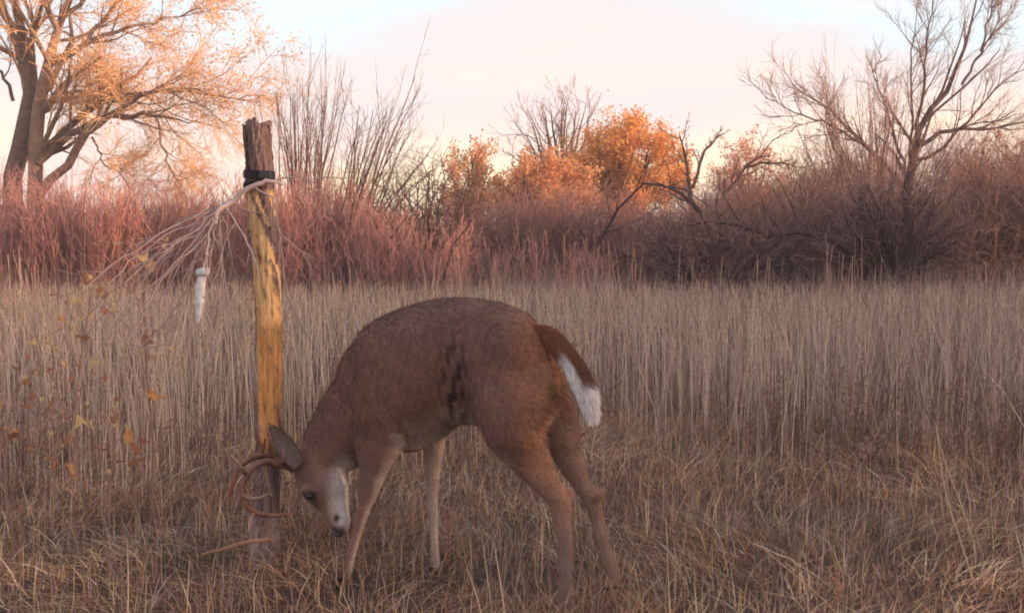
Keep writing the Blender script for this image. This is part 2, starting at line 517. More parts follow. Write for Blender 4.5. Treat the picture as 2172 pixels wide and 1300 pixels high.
tree('cottonwood_tree', 'big bare cottonwood with forked trunk and orange lit crown at the left edge', 'tree', limbs,
     [dict(k=9, t0=.22, ang=42, len=.42, up=.04, wig=.16, rad=.5, pts=6, minr=.012, minl=.7),
      dict(k=7, t0=.15, ang=38, len=.55, up=.0, wig=.18, rad=.5, pts=5, minr=.006, minl=.45),
      dict(k=12, t0=.2, ang=32, len=.8, up=-.06, wig=.2, rad=.5, pts=4, minr=.0055, minl=.5)],
     [BRL, BRL, [(0.60, 0.34, 0.20), (0.45, 0.26, 0.17)], ORT], 11, wobble=.035,
     leaf=(1, .05, ORT, .10, lambda p, r: (r.random(len(p)) < np.clip((p[:, 0] + 11.2) / 2.2, 0.1, .95) * np.clip((p[:, 2] - 3.2) / 1.6, 0.03, .9))))  # sunlit glow put into colour: orange twigs, flecks denser right and high

# upright whippy shrub behind the post, fanning to the right
r_ = np.random.default_rng(5)
def whips(cx, cy, Y, tops, n, rad, seed, spreadY=.8):
    r = np.random.default_rng(seed)
    out = []
    for i in range(n):
        tx, ty = tops[r.integers(len(tops))]
        tx += r.normal(0, 22); ty += r.normal(0, 22)
        x0 = cx + (tx - cx) * .25 + r.normal(0, 18)
        yy = Y + r.normal(0, spreadY)
        b = at(x0, cy, yy); b[2] = 0
        t = at(tx, ty, yy + r.normal(0, spreadY))
        m = b * .5 + t * .5 + np.array([(x0 - tx) * .1 * Y / F, 0, .15])
        out.append(([b, m, t], [rad, rad * .75, rad * .25]))
    return out
Ys = 19.0
tree('whip_shrub', 'tall bare shrub of upright pale whips right behind the wooden post', 'shrub',
     whips(640, 560, Ys, [(590, 200), (620, 190), (650, 230), (690, 240), (720, 215), (600, 250), (670, 260)], 34, .016, 3),
     [dict(k=6, t0=.25, ang=20, len=.4, up=.18, wig=.07, rad=.5, pts=4, minr=.005),
      dict(k=3, t0=.2, ang=26, len=.45, up=.08, wig=.1, rad=.5, pts=3, minr=.0035)],
     [PUR, [(0.2, .12, .1)], [(0.26, .16, .13)]], 21, K=7, nwood=1, wobble=.012)
tree('leaning_shrub', 'bare shrub with long branches leaning right over the pink thicket', 'shrub',
     whips(690, 560, 18.2, [(760, 250), (820, 230), (860, 200), (830, 290), (880, 270), (790, 300), (900, 330), (930, 360)], 26, .018, 8),
     [dict(k=6, t0=.25, ang=26, len=.38, up=.1, wig=.1, rad=.5, pts=4, minr=.005),
      dict(k=4, t0=.2, ang=30, len=.5, up=.05, wig=.15, rad=.5, pts=3, minr=.0035)],
     [PUR, [(0.16, .10, .085)], [(0.22, .135, .11)]], 22, K=7, nwood=1, wobble=.015)
tree('tangled_shrub', 'low tangle of grey arching branches before the pale gap in the trees', 'shrub',
     whips(900, 560, 17.6, [(820, 390), (880, 370), (950, 400), (1000, 420), (980, 370), (1010, 440), (860, 420), (780, 400), (920, 350)], 44, .018, 9, .5),
     [dict(k=7, t0=.2, ang=50, len=.5, up=-.03, wig=.2, rad=.5, pts=5, minr=.006),
      dict(k=4, t0=.2, ang=45, len=.5, up=.0, wig=.25, rad=.5, pts=3, minr=.004)],
     [PUR, PUR, [(0.16, .11, .10)]], 23, K=7, nwood=1, wobble=.04)

def rounded(cx, cy, Y, wpx, top, n, rad, seed):
    """stems rising into a round crown"""
    r = np.random.default_rng(seed)
    out = []
    base = at(cx, cy, Y); base[2] = 0
    fork = at(cx, cy - (cy - top) * .3, Y)
    for i in range(n):
        u = (i + .5) / n * 2 - 1 + r.normal(0, .08)
        tx = cx + u * wpx * .85
        ty = top + (abs(u) ** 2.2) * (cy - top) * .45 + r.uniform(0, 20)
        t = at(tx, ty, Y + r.normal(0, wpx * .4 * Y / F))
        m = fork * .5 + t * .5 + np.array([u * wpx * .12 * Y / F, 0, .05])
        out.append(([base + r.normal(0, .05, 3) * [1, 1, 0], fork + r.normal(0, .08, 3), m, t], [rad, rad * .8, rad * .4, rad * .12]))
    return out
TW = [dict(k=7, t0=.3, ang=38, len=.4, up=.08, wig=.14, rad=.5, pts=5, minr=.012),
      dict(k=5, t0=.15, ang=36, len=.5, up=.05, wig=.16, rad=.5, pts=4, minr=.007),
      dict(k=5, t0=.1, ang=34, len=.6, up=.02, wig=.16, rad=.5, pts=3, minr=.005)]
tree('bare_round_tree', 'bare twiggy round topped tree standing behind the orange leaved tree', 'tree',
     rounded(1190, 520, 36, 130, 215, 14, .11, 31), TW, [PUR, PUR, [(.3, .17, .13)], [(.36, .21, .16)]], 31, K=9, wobble=.03)
OR_L = [(0.86, 0.46, 0.16), (0.78, 0.38, 0.13), (0.90, 0.56, 0.22), (0.68, 0.34, 0.14)]
tree('orange_tree', 'round tree full of orange autumn leaves in the middle of the treeline', 'tree',
     rounded(1325, 520, 32, 134, 296, 17, .12, 32), TW, [BRN, BRN, [(.3, .16, .1)], ORT], 32, K=9, wobble=.03,
     leaf=(6, .07, OR_L, .10, lambda p, r: r.random(len(p)) < .35 + .65 * (np.sin(p[:, 0] * 2.9) * np.sin(p[:, 2] * 3.3 + p[:, 0]) > -.25)))
tree('rust_leaved_bush', 'broad rust orange bush left of the orange tree under the bare crown', 'bush',
     rounded(1150, 540, 30, 118, 348, 12, .09, 33), TW[:2] + [dict(TW[2])], [BRN, BRN, ORT, ORT], 33, K=7, wobble=.03,
     leaf=(4, .075, [(0.72, 0.38, 0.19), (0.60, 0.31, 0.18), (.80, .46, .22)], .10, lambda p, r: r.random(len(p)) < .6))
tree('small_orange_bush', 'small rounded orange brown bush at the right end of the pale gap', 'bush',
     rounded(1000, 540, 30, 55, 325, 7, .06, 34), TW, [BRN, BRN, ORT, ORT], 34, K=7, wobble=.02,
     leaf=(3, .07, [(0.68, 0.38, 0.2), (0.78, 0.46, 0.24)], .08, lambda p, r: r.random(len(p)) < .55))
tree('pink_crowned_tree', 'small pink orange crowned tree between orange tree and big bare tree', 'tree',
     rounded(1590, 540, 34, 85, 320, 9, .08, 35), TW, [BRN, BRN, ORT, [(.62, .34, .26)]], 35, K=7, wobble=.02,
     leaf=(2, .07, [(0.66, 0.36, 0.27), (0.58, 0.30, 0.2)], .08, lambda p, r: r.random(len(p)) < .5))
tree('forked_sapling', 'thin dark sapling with forked stems right of the orange tree', 'tree',
     [(A([(1470, 560), (1466, 420), (1455, 340), (1442, 280)], 22), [.05, .045, .03, .008]),
      (A([(1468, 400), (1488, 340), (1515, 300), (1530, 285)], 22), [.035, .03, .018, .006]),
      (A([(1520, 560), (1530, 440), (1570, 370), (1640, 300)], 21.5), [.05, .04, .03, .008]),
      (A([(1570, 370), (1600, 350), (1660, 345), (1700, 360)], 21.5), [.03, .022, .015, .006])],
     [dict(TW[0], k=9, len=.3), dict(TW[1], len=.45), dict(TW[2], k=3)], [PUR, PUR, [(.22, .13, .1)]], 36, K=9, wobble=.02)

# big bare tree right
Yr = 23.0
limbs = [
    (A([(1915, 590), (1920, 480), (1925, 390), (1935, 330), (1960, 250), (2010, 190), (2035, 130), (2060, 60), (2085, -60)], Yr), [.17, .16, .14, .12, .085, .07, .05, .035, .01]),
    (A([(1935, 335), (1945, 270), (1960, 180), (1965, 90), (1985, -30)], Yr + .3), [.07, .055, .04, .025, .008]),
    (A([(1950, 310), (1990, 285), (2040, 270), (2090, 275), (2172, 262), (2260, 280)], Yr - .4), [.07, .06, .05, .035, .02, .01]),
    (A([(2040, 180), (2080, 110), (2110, 60), (2150, 20)], Yr), [.04, .03, .02, .008]),
    (A([(1925, 400), (1880, 355), (1830, 305), (1790, 270), (1740, 220), (1670, 175)], Yr - .5), [.09, .08, .06, .045, .03, .008]),
    (A([(1880, 350), (1820, 300), (1760, 265), (1700, 245), (1620, 205)], Yr - .9), [.05, .045, .03, .02, .008]),
    (A([(1925, 420), (1870, 395), (1800, 345), (1760, 290), (1752, 200)], Yr + .5), [.06, .05, .04, .025, .008]),
    (A([(1940, 340), (1990, 320), (2060, 250), (2120, 180), (2172, 150)], Yr + .6), [.06, .05, .035, .02, .008]),
    (A([(1925, 380), (1900, 300), (1880, 230), (1850, 150)], Yr + .4), [.05, .04, .025, .008]),
    (A([(1925, 380), (1935, 250), (1932, 120), (1945, 30)], Yr + .7), [.045, .035, .022, .006]),
    (A([(2080, 110), (2100, 30), (2120, -60)], Yr + .2), [.03, .02, .008]),
]
limbs = [(p, [q * .72 for q in rr]) for p, rr in limbs]
tree('bare_spreading_tree', 'large bare tree with spreading limbs rising above the dark thicket at right', 'tree', limbs,
     [dict(k=10, t0=.25, ang=32, len=.34, up=.10, wig=.13, rad=.5, pts=6, minr=.009, minl=.5),
      dict(k=6, t0=.15, ang=30, len=.5, up=.08, wig=.15, rad=.5, pts=4, minr=.0055, minl=.3),
      dict(k=4, t0=.15, ang=30, len=.6, up=.06, wig=.15, rad=.5, pts=3, minr=.0045, minl=.28)],
     [PUR, PUR, [(.26, .16, .13)], [(.34, .22, .17)]], 41, wobble=.02)

tree('fine_whip_shrub', 'shrub of fine upright twigs just left of the large bare tree trunk', 'shrub',
     whips(1850, 570, 21.5, [(1650, 260), (1720, 235), (1760, 205), (1800, 230), (1840, 215), (1880, 235), (1910, 250), (1990, 300), (2060, 290)], 44, .016, 43),
     [dict(k=6, t0=.25, ang=22, len=.38, up=.12, wig=.1, rad=.5, pts=4, minr=.005),
      dict(k=4, t0=.2, ang=26, len=.5, up=.08, wig=.12, rad=.5, pts=3, minr=.004)],
     [PUR, [(.26, .16, .14)], [(.32, .20, .17)]], 43, K=7, nwood=1, wobble=.015)

# dark spreading shrub at the foot of the tree
def fan(cx, cy, Y, wpx, hpx, n, rad, seed, lo=-1.0, hi=1.0):
    r = np.random.default_rng(seed)
    out = []
    for i in range(n):
        a_ = r.uniform(lo, hi) * 1.35
        l = r.uniform(.6, 1.05)
        b = at(cx + r.normal(0, wpx * .12), cy, Y + r.normal(0, .4)); b[2] = 0
        t = at(cx + math.sin(a_) * wpx * l, cy - math.cos(a_) * hpx * l - 15, Y + r.normal(0, wpx * .5 * Y / F))
        t[2] = max(t[2], .2)
        m = b * .5 + t * .5 + np.array([0, 0, .18 * abs(math.sin(a_))])
        out.append(([b, m, t], [rad, rad * .6, rad * .2]))
    return out
SH = [dict(k=8, t0=.15, ang=38, len=.45, up=.06, wig=.16, rad=.55, pts=5, minr=.006),
      dict(k=6, t0=.1, ang=36, len=.55, up=.04, wig=.18, rad=.5, pts=3, minr=.0045)]
DK = [(0.14, 0.085, 0.09), (0.11, 0.07, 0.08)]
DK2 = [(0.23, 0.14, 0.135), (0.17, 0.11, 0.115), (.27, .17, .15)]
DKK = [(0.075, 0.048, 0.055), (0.055, 0.038, 0.045)]
tree('dark_spreading_shrub', 'dark shrub with thick stems fanning out below the large bare tree', 'shrub',
     fan(1900, 570, 17.0, 160, 170, 46, .032, 51) +
     [(A([(1880, 580), (1850, 520), (1828, 460), (1822, 400)], 17.0), [.07, .06, .05, .03]), (A([(1915, 585), (1920, 500), (1925, 430), (1926, 370)], 17.2), [.11, .10, .09, .05])], SH, [DKK, DKK, DK2], 51, K=6, nwood=1, wobble=.03)
tree('right_edge_shrub', 'reddish brown shrub at the right edge with one thick leaning branch', 'shrub',
     fan(2160, 580, 19, 150, 250, 42, .022, 52) +
     [(A([(2050, 510), (2100, 455), (2150, 412), (2230, 350)], 18.6), [.05, .045, .04, .02])], SH,
     [DK2, [(.22, .11, .085)], [(.27, .14, .10)]], 52, K=6, nwood=1, wobble=.03,
     leaf=(1, .05, [(0.36, 0.19, 0.12), (0.30, 0.15, 0.10)], .06, lambda p, r: r.random(len(p)) < .6))
tree('purple_brush_bush', 'dense purple brown bush just left of the large bare tree', 'bush',
     fan(1735, 580, 19.5, 120, 240, 40, .02, 53), SH, [DK2, [(.15, .085, .08)], [(.19, .105, .095)]], 53, K=6, nwood=1, wobble=.02)
tree('arching_dark_shrub', 'dark shrub with low arching branches in front of the orange tree', 'shrub',
     fan(1520, 590, 16.7, 260, 105, 56, .022, 54) +
     [(A([(1250, 590), (1300, 460), (1370, 385), (1440, 395), (1520, 440)], 17.6), [.022, .02, .017, .012, .006]),
      (A([(1560, 590), (1500, 470), (1440, 410), (1400, 390)], 17.2), [.04, .035, .025, .01]),
      (A([(1880, 580), (1790, 520), (1690, 490), (1600, 500), (1540, 520)], 16.6), [.05, .04, .035, .025, .01]),
      (A([(1720, 590), (1650, 520), (1590, 480), (1500, 470), (1440, 480)], 16.6), [.04, .035, .03, .02, .01])], SH, [DKK, DKK, DK2], 54, K=6, nwood=1, wobble=.03)

# thickets that read as one mass
def thicket(name, label, spec, cols, seed, Y, dY, messy=0.0):
    """spec: list of (px, top py, count). upright stems with side twigs"""
    r = np.random.default_rng(seed)
    P0, R0 = [], []
    for x0, x1, t0, t1, n in spec:
        u = r.random(n)
        px = x0 + (x1 - x0) * u
        top = t0 + (t1 - t0) * u + r.normal(0, 13, n) + 14 * np.sin(px * .05 + seed) + 9 * np.sin(px * .13) + np.abs(r.normal(0, 52, n)) - 26 * (r.random(n) < .08)
        yy = Y + r.uniform(-dY, dY, n)
        h = HCAM + (497 - top) / F * yy
        h = np.maximum(h - .15 * (seed in (61, 62)), .25)
        bx = (px - CXP) / F * yy
        lx = r.normal(0, .14 + .35 * messy, n) * h; ly = r.normal(0, .14, n) * h
        ts = np.linspace(0, 1, 5)
        P = np.stack([bx[:, None] + lx[:, None] * (ts ** 1.5 - .5), yy[:, None] + ly[:, None] * ts ** 1.5, h[:, None] * ts[None, :]], -1)
        P[:, 1:] += r.normal(0, .02, P[:, 1:].shape)
        P0.append(P); R0.append(np.linspace(.008, .003, 5)[None] * r.uniform(.7, 1.4, n)[:, None])
    P = np.concatenate(P0); Rr = np.concatenate(R0)
    lo = grow(P, Rr, [dict(k=5, t0=.12, ang=24 + messy * 26, len=.38 + messy * .12, up=.12 - messy * .1, wig=.1 + messy * .14, rad=.6, pts=4, minr=.0045),
                      dict(k=3, t0=.1, ang=28 + messy * 20, len=.5, up=.08, wig=.14 + messy * .1, rad=.6, pts=3, minr=.004)], r)
    V, T, C = merge(bank(lo, cols, r, sides=(3, 3, 3)))
    # neighbouring bushes of the mass differ in colour
    q = np.sin(V[:, 0] * 1.7 + seed) * np.sin(V[:, 1] * 2.3 + V[:, 0] * .8) + .5 * np.sin(V[:, 0] * 5.1 + V[:, 1] * 3)
    C = C * (1 + .22 * q[:, None]) * np.stack([1 + .08 * q, 1 + 0 * q, 1 - .10 * q], -1)
    C = np.clip(C, .01, .9)
    o = tri_mesh(name, V, T, M_twig, C)
    return tag(o, label, 'thicket', kind='stuff')
RED = [(0.42, 0.205, 0.18), (0.36, 0.175, 0.16), (0.49, 0.25, 0.21), (.29, .155, .14)]
RED2 = [(0.54, 0.285, 0.25), (0.47, 0.245, 0.22)]
thicket('red_willow_thicket', 'dense reddish willow thicket along the left under the cottonwood',
        [(-260, 60, 400, 385, 520), (60, 280, 395, 405, 560), (280, 560, 405, 410, 640)], [RED, RED, RED2], 61, 17.5, 1.2)
thicket('pink_willow_thicket', 'pinkish red willow thicket right of the post in front of whips',
        [(560, 720, 400, 390, 380), (720, 860, 395, 450, 290), (850, 1000, 470, 480, 230), (1000, 1300, 480, 510, 150)], [RED, RED2, RED2], 62, 17.0, 1.0)
BR2 = [(0.31, 0.18, 0.16), (0.37, 0.21, 0.18), (0.24, .145, .135), (.40, .20, .17)]
thicket('brown_brush_thicket', 'mauve brown brush below the orange tree and rust bush',
        [(930, 1040, 480, 430, 200), (1040, 1300, 430, 425, 620), (1300, 1560, 440, 430, 420)], [BR2, BR2, BR2], 63, 19.5, 1.3, .6)
thicket('dark_brush_thicket', 'low dark purple brush along the far edge of the field at right',
        [(1180, 1420, 545, 505, 260), (1420, 1700, 480, 425, 460), (1700, 2000, 420, 410, 520), (2000, 2400, 430, 340, 560)], [DK, DK2, DK2], 64, 18.6, 1.0, 1.0)
thicket('rust_brush_thicket', 'rust tinted brush standing behind the dark brush on the right',
        [(1480, 1700, 400, 370, 380), (1700, 1900, 340, 330, 380), (1990, 2400, 325, 285, 760)], [BR2, [(.34, .17, .11)], [(.40, .21, .14)]], 65, 23.5, 1.5, .7)
def shade_brush():  # brush out of view, added to keep the low sun off the field
    r = np.random.default_rng(67)
    n = 1500
    yy = r.uniform(-14, 15.5, n); xx = 12.5 + .8 * np.sin(yy * .7) + r.normal(0, .5, n)
    h = 3.15 + .4 * np.sin(yy * 1.3) + .3 * np.sin(yy * 3.1) + r.normal(0, .3, n)
    ts = np.linspace(0, 1, 5)
    P = np.stack([xx[:, None] + (r.normal(0, .35, n))[:, None] * ts, yy[:, None] + (r.normal(0, .35, n))[:, None] * ts, h[:, None] * ts[None]], -1)
    lo = grow(P, np.linspace(.014, .005, 5)[None] * np.ones((n, 1)), [dict(k=6, t0=.1, ang=34, len=.4, up=.12, wig=.12, rad=.6, pts=4, minr=.007),
        dict(k=3, t0=.1, ang=34, len=.5, up=.1, wig=.12, rad=.6, pts=3, minr=.007)], r)
    V, T, C = merge(bank(lo, [BR2, BR2, BR2], r, sides=(3, 3, 3)))
    tag(tri_mesh('added_shade_brush', V, T, M_twig, C), 'tall unseen brown brush added right of the field to block the low sun', 'thicket', kind='stuff')
shade_brush()
def far_wood():
    r = np.random.default_rng(66)
    n = 1500
    px = r.uniform(-500, 2700, n)
    yy = r.uniform(44, 62, n)
    top = 455 + 18 * np.sin(px * .011) + 12 * np.sin(px * .031) + r.normal(0, 8, n)
    h = HCAM + (497 - top) / F * yy
    bx = (px - CXP) / F * yy
    ts = np.linspace(0, 1, 4)
    P = np.stack([bx[:, None] + (r.normal(0, .3, n))[:, None] * ts, np.repeat(yy[:, None], 4, 1), h[:, None] * ts[None]], -1)
    lo = grow(P, np.linspace(.03, .01, 4)[None] * np.ones((n, 1)), [dict(k=8, t0=.1, ang=35, len=.5, up=.1, wig=.15, rad=.6, pts=4, minr=.014)], r)
    V, T, C = merge(bank(lo, [BR2, [(.3, .18, .14)]], r, sides=(3, 3)))
    tag(tri_mesh('distant_wood', V, T, M_twig, C), 'far off low band of brown woodland beyond the thicket', 'wood', kind='stuff')
far_wood()

# ------------------------------------------------------------------ evening haze over the field
v, t = np.array([[x, y, z] for x in (-150, 150) for y in (-70, 170) for z in (-1.2, 14)], float), np.array([[0, 1, 3], [0, 3, 2], [4, 6, 7], [4, 7, 5], [0, 4, 5], [0, 5, 1], [2, 3, 7], [2, 7, 6], [0, 2, 6], [0, 6, 4], [1, 5, 7], [1, 7, 3]])
M_haze = bpy.data.materials.new('haze_air')
M_haze.use_nodes = True
ht = M_haze.node_tree
ht.nodes.clear()
hv = ht.nodes.new('ShaderNodeVolumePrincipled')
hv.inputs['Color'].default_value = (0.95, 0.88, 0.90, 1)
hv.inputs['Density'].default_value = 0.0020
ho = ht.nodes.new('ShaderNodeOutputMaterial')
ht.links.new(hv.outputs[0], ho.inputs['Volume'])
tag(tri_mesh('haze', v, t, M_haze, smooth=False), 'thin pale evening haze lying over the field and thicket', 'haze', kind='stuff')

# dark dead forbs scattered through the grass
def dead_forbs():
    r = np.random.default_rng(91)
    P0 = []
    spots = [(1650, 1000, 5.9), (1850, 1010, 5.6), (1820, 1000, 5.8), (2050, 1000, 5.7), (2120, 1010, 5.5), (2160, 960, 5.9), (120, 900, 5.3), (40, 880, 5.4), (420, 900, 5.6), (700, 850, 6.4)]
    for px, py, Yf in spots: P0.append(((px - CXP) / F * Yf, Yf))
    for i in range(46):
        yy = r.uniform(6, 15); P0.append((r.uniform(-1, 1) * (yy * .46 + 1), yy))
    Ps = []
    for bx, by in P0:
        for k in range(7):
            hh = r.uniform(.22, .5); d = r.normal(0, .11, 2); ts = np.linspace(0, 1, 5)
            Ps.append(np.stack([bx + r.normal(0, .03) + d[0] * ts, by + r.normal(0, .03) + d[1] * ts, hh * ts], -1))
    Ps = np.array(Ps)
    lo = grow(Ps, np.linspace(.0035, .0015, 5)[None] * np.ones((len(Ps), 1)), [dict(k=7, t0=.2, ang=40, len=.4, up=.15, wig=.15, rad=.7, pts=4, minr=.0014),
        dict(k=3, t0=.3, ang=35, len=.4, up=.1, wig=.2, rad=.8, pts=3, minr=.0016)], r)
    FC = [(.17, .10, .09), (.13, .08, .08), (.22, .13, .10)]
    parts = bank(lo, [FC, FC, FC], r, sides=(4, 3, 3))
    parts.append(leaves(lo[2][0][:, -1], .011, [(.26, .16, .13), (.36, .25, .2), (.18, .11, .10)], r))
    V, T, C = merge(parts)
    tag(tri_mesh('dead_forbs', V, T, M_twig, C), 'dark dead forbs scattered among the tall grass', 'weeds', kind='stuff')
dead_forbs()

# ------------------------------------------------------------------ post
YP = 3.93
def build_post():
    base = at(556, 1215, YP); base[2] = 0
    root = tag(empty('wooden_post', tuple(base)), 'upright round wooden post with bark rubbed off to orange wood beside the deer', 'post')
    keys = [((550, 1240), .048), ((556, 1205), .046), ((562, 1100), .042), ((569, 950), .038), ((573, 800), .0395), ((570, 650), .040), ((562, 520), .045),
            ((554, 430), .044), ((550, 350), .040), ((547, 262), .036)]
    pts = [at(*p, YP) for p, _ in keys]
    P, Rr = smooth_path(pts, [k[1] for k in keys], 240)
    n, S = len(P), 56
    th = np.arange(S) / S * 2 * math.pi
    TH, Zk = np.meshgrid(th, P[:, 2])
    z = Zk
    r = np.random.default_rng(77)
    def nz_(f1, f2, ph):
        return np.sin(TH * f1 + z * f2 + ph) 
    rag = .07 * nz_(2, 9, 0) + .05 * nz_(5, 23, 1) + .03 * nz_(9, 61, 2) + .025 * nz_(14, 110, 4)
    # rubbed bare from about 0.42 m to 1.05 m, bark above and below
    zl, zh = at(570, 925, YP)[2], at(570, 560, YP)[2]
    bare = np.clip((z + rag - zl) / .02, 0, 1) * np.clip((zh - z - rag * 1.0) / .02, 0, 1)
    part = (np.clip((at(570, 400, YP)[2] - z) / .02, 0, 1) * np.clip((z - zh + .05) / .02, 0, 1)) * ((nz_(2, 13, 3.3) + nz_(4, 31, .5) * .6 + nz_(7, 57, 2.5) * .4) > -.15)
    bare = np.maximum(bare, part * .95)
    edge_l = (np.cos(TH - math.pi) > .85) & (nz_(3, 17, 1.2) > .2)     # strip of bark left standing on the left side
    bare = np.where(edge_l, np.minimum(bare, .25), bare)
    rough = .0016 * nz_(11, 40, 0) + .0012 * nz_(17, -90, 1) + r.normal(0, .0009, TH.shape)
    rad = Rr[:, None] * (1 + .03 * np.sin(2 * TH + .6) + .03 * np.sin(z * 9)) + (1 - bare) * (.0035 + rough * 1.8) + bare * rough * .5
    Vv = np.stack([P[:, 0:1] + rad * np.cos(TH), P[:, 1:2] + rad * np.sin(TH), z + 0 * TH], -1)
    top = Vv[-1]; Vv[-1, :, 2] += .012 * np.sin(3 * th) + .008 * np.sin(7 * th + 1)
    wood = np.array([0.76, 0.36, 0.13]); wood2 = np.array([0.78, 0.50, 0.25]); bark = np.array([0.17, 0.11, 0.105]); bark2 = np.array([.30, .20, .185]); gr = np.array([.30, .24, .235])
    v1 = (.5 + .3 * nz_(3, 21, 0) + .2 * nz_(8, -34, 2) + r.normal(0, .1, TH.shape)).clip(0, 1)[..., None]
    upz = np.clip((z - at(570, 720, YP)[2]) / .15, 0, 1)[..., None]
    wc = (wood * (1 - upz) + wood2 * upz) * (.82 + .3 * v1)
    flecks = ((nz_(4, 37, 1) * nz_(3, 71, 2) * nz_(7, 13, 4) > .55) * .6)[..., None]
    wc = wc * (1 - flecks) + bark * flecks
    low = np.clip((at(560, 1080, YP)[2] - z) / .08, 0, 1)[..., None]
    bc = bark * (1 - v1) + bark2 * v1
    redd = np.clip(1 - abs(z - at(560, 940, YP)[2]) / .05, 0, 1)[..., None]
    bc = bc * (1 - redd * .7) + np.array([.16, .055, .035]) * redd * .7
    bc = bc * (1 - low) + gr * (.7 + .5 * v1) * low
    C = bare[..., None] * wc + (1 - bare[..., None]) * bc
    idx = np.arange(n * S).reshape(n, S)
    a = idx[:-1]; b = np.roll(a, -1, 1); c_ = idx[1:]; d_ = np.roll(c_, -1, 1)
    T = np.concatenate([np.stack([a, b, d_], -1).reshape(-1, 3), np.stack([a, d_, c_], -1).reshape(-1, 3)])
    V = Vv.reshape(-1, 3)
    cen = np.array([[P[-1, 0], P[-1, 1], P[-1, 2] - .004]])
    T = np.concatenate([T, np.stack([idx[-1], np.roll(idx[-1], -1), np.full(S, len(V))], -1)])
    V = np.concatenate([V, cen]); C = np.concatenate([C.reshape(-1, 3), [[.3, .22, .18]]])
    mat = material('post_wood', attr=True, rough=.85, noise=(110, .62, 1.3), bump=.9, bscale=160, grain=.07)
    tri_mesh('trunk', V, T, mat, C, parent=root)
    # dark splinter of bark standing off the top left
    sp_pts = [at(528, 372, YP - .03), at(524, 330, YP - .03), at(519, 290, YP - .035), at(516, 264, YP - .035)]
    p, q = smooth_path(sp_pts, [.007, .008, .007, .003], 9)
    Vt, Tt, own = tubes(p[None], q[None], 5)
    tri_mesh('bark_splinter', Vt, Tt, M_bark, np.tile([[.07, .045, .04]], (len(Vt), 1)), parent=root)
    # hanging bark shreds where the rub ends
    for k_, (px, py, dx, dy) in enumerate([(562, 930, -6, 45), (580, 915, 8, 38), (553, 560, -8, -40), (586, 560, 4, -34)]):
        p, q = smooth_path([at(px, py, YP - .045), at(px + dx * .5, py + dy * .5, YP - .052), at(px + dx, py + dy, YP - .047)], [.003, .004, .0012], 6)
        Vt, Tt, own = tubes(p[None], q[None], 4)
        tri_mesh('bark_shred', Vt, Tt, M_bark, np.tile([[.2, .07, .04]], (len(Vt), 1)), parent=root)
    return root
build_post()

def box(c, sx, sy, sz, rot=None):
    v = np.array([[x, y, z] for x in (-1, 1) for y in (-1, 1) for z in (-1, 1)], float) * [sx / 2, sy / 2, sz / 2]
    if rot is not None:
        v = v @ np.array(rot).T
    t = np.array([[0, 1, 3], [0, 3, 2], [4, 6, 7], [4, 7, 5], [0, 4, 5], [0, 5, 1], [2, 3, 7], [2, 7, 6], [0, 2, 6], [0, 6, 4], [1, 5, 7], [1, 7, 3]])
    return v + np.array(c), t

M_strap = material('strap_webbing', (0.018, 0.014, 0.02), rough=.6, noise=(150, .7, 1.4), bump=.3, bscale=300)
M_buckle = material('buckle_metal', (0.05, 0.045, 0.05), rough=.4)
def build_strap():
    c = at(549, 385, YP)
    root = tag(empty('black_strap', tuple(c)), 'black webbing strap lashing the dead branch to the top of the post', 'strap')
    for cyc, tilt, hw in ((371, .03, .013), (389, -.22, .010)):
        cc = at(550, cyc, YP)
        S = 40; th = np.arange(S) / S * 2 * math.pi
        V = []
        for rr, dz in ((.050, -hw), (.0535, -hw), (.0535, hw), (.050, hw)):
            V.append(np.stack([cc[0] + rr * np.cos(th), cc[1] + rr * np.sin(th), cc[2] + dz + rr * np.cos(th) * -tilt], -1))
        V = np.array(V); idx = np.arange(4 * S).reshape(4, S)
        T = []
        for k in range(4):
            a = idx[k]; b = np.roll(a, -1); c2 = idx[(k + 1) % 4]; d2 = np.roll(c2, -1)
            T += [np.stack([a, b, d2], -1), np.stack([a, d2, c2], -1)]
        tri_mesh('band', V.reshape(-1, 3), np.concatenate(T), M_strap, smooth=False, parent=root)
    bc = at(562, 370, YP - .062)
    v, t = box(bc, .038, .014, .024)
    tri_mesh('buckle', v, t, M_buckle, smooth=False, parent=root)
    p, q = smooth_path([at(528, 378, YP - .055), at(522, 388, YP - .06), at(520, 400, YP - .058)], [.005, .006, .004], 6)
    Vt, Tt, _ = tubes(p[None], q[None], 6)
    tri_mesh('loose_end', Vt, Tt, M_strap, parent=root)
build_strap()

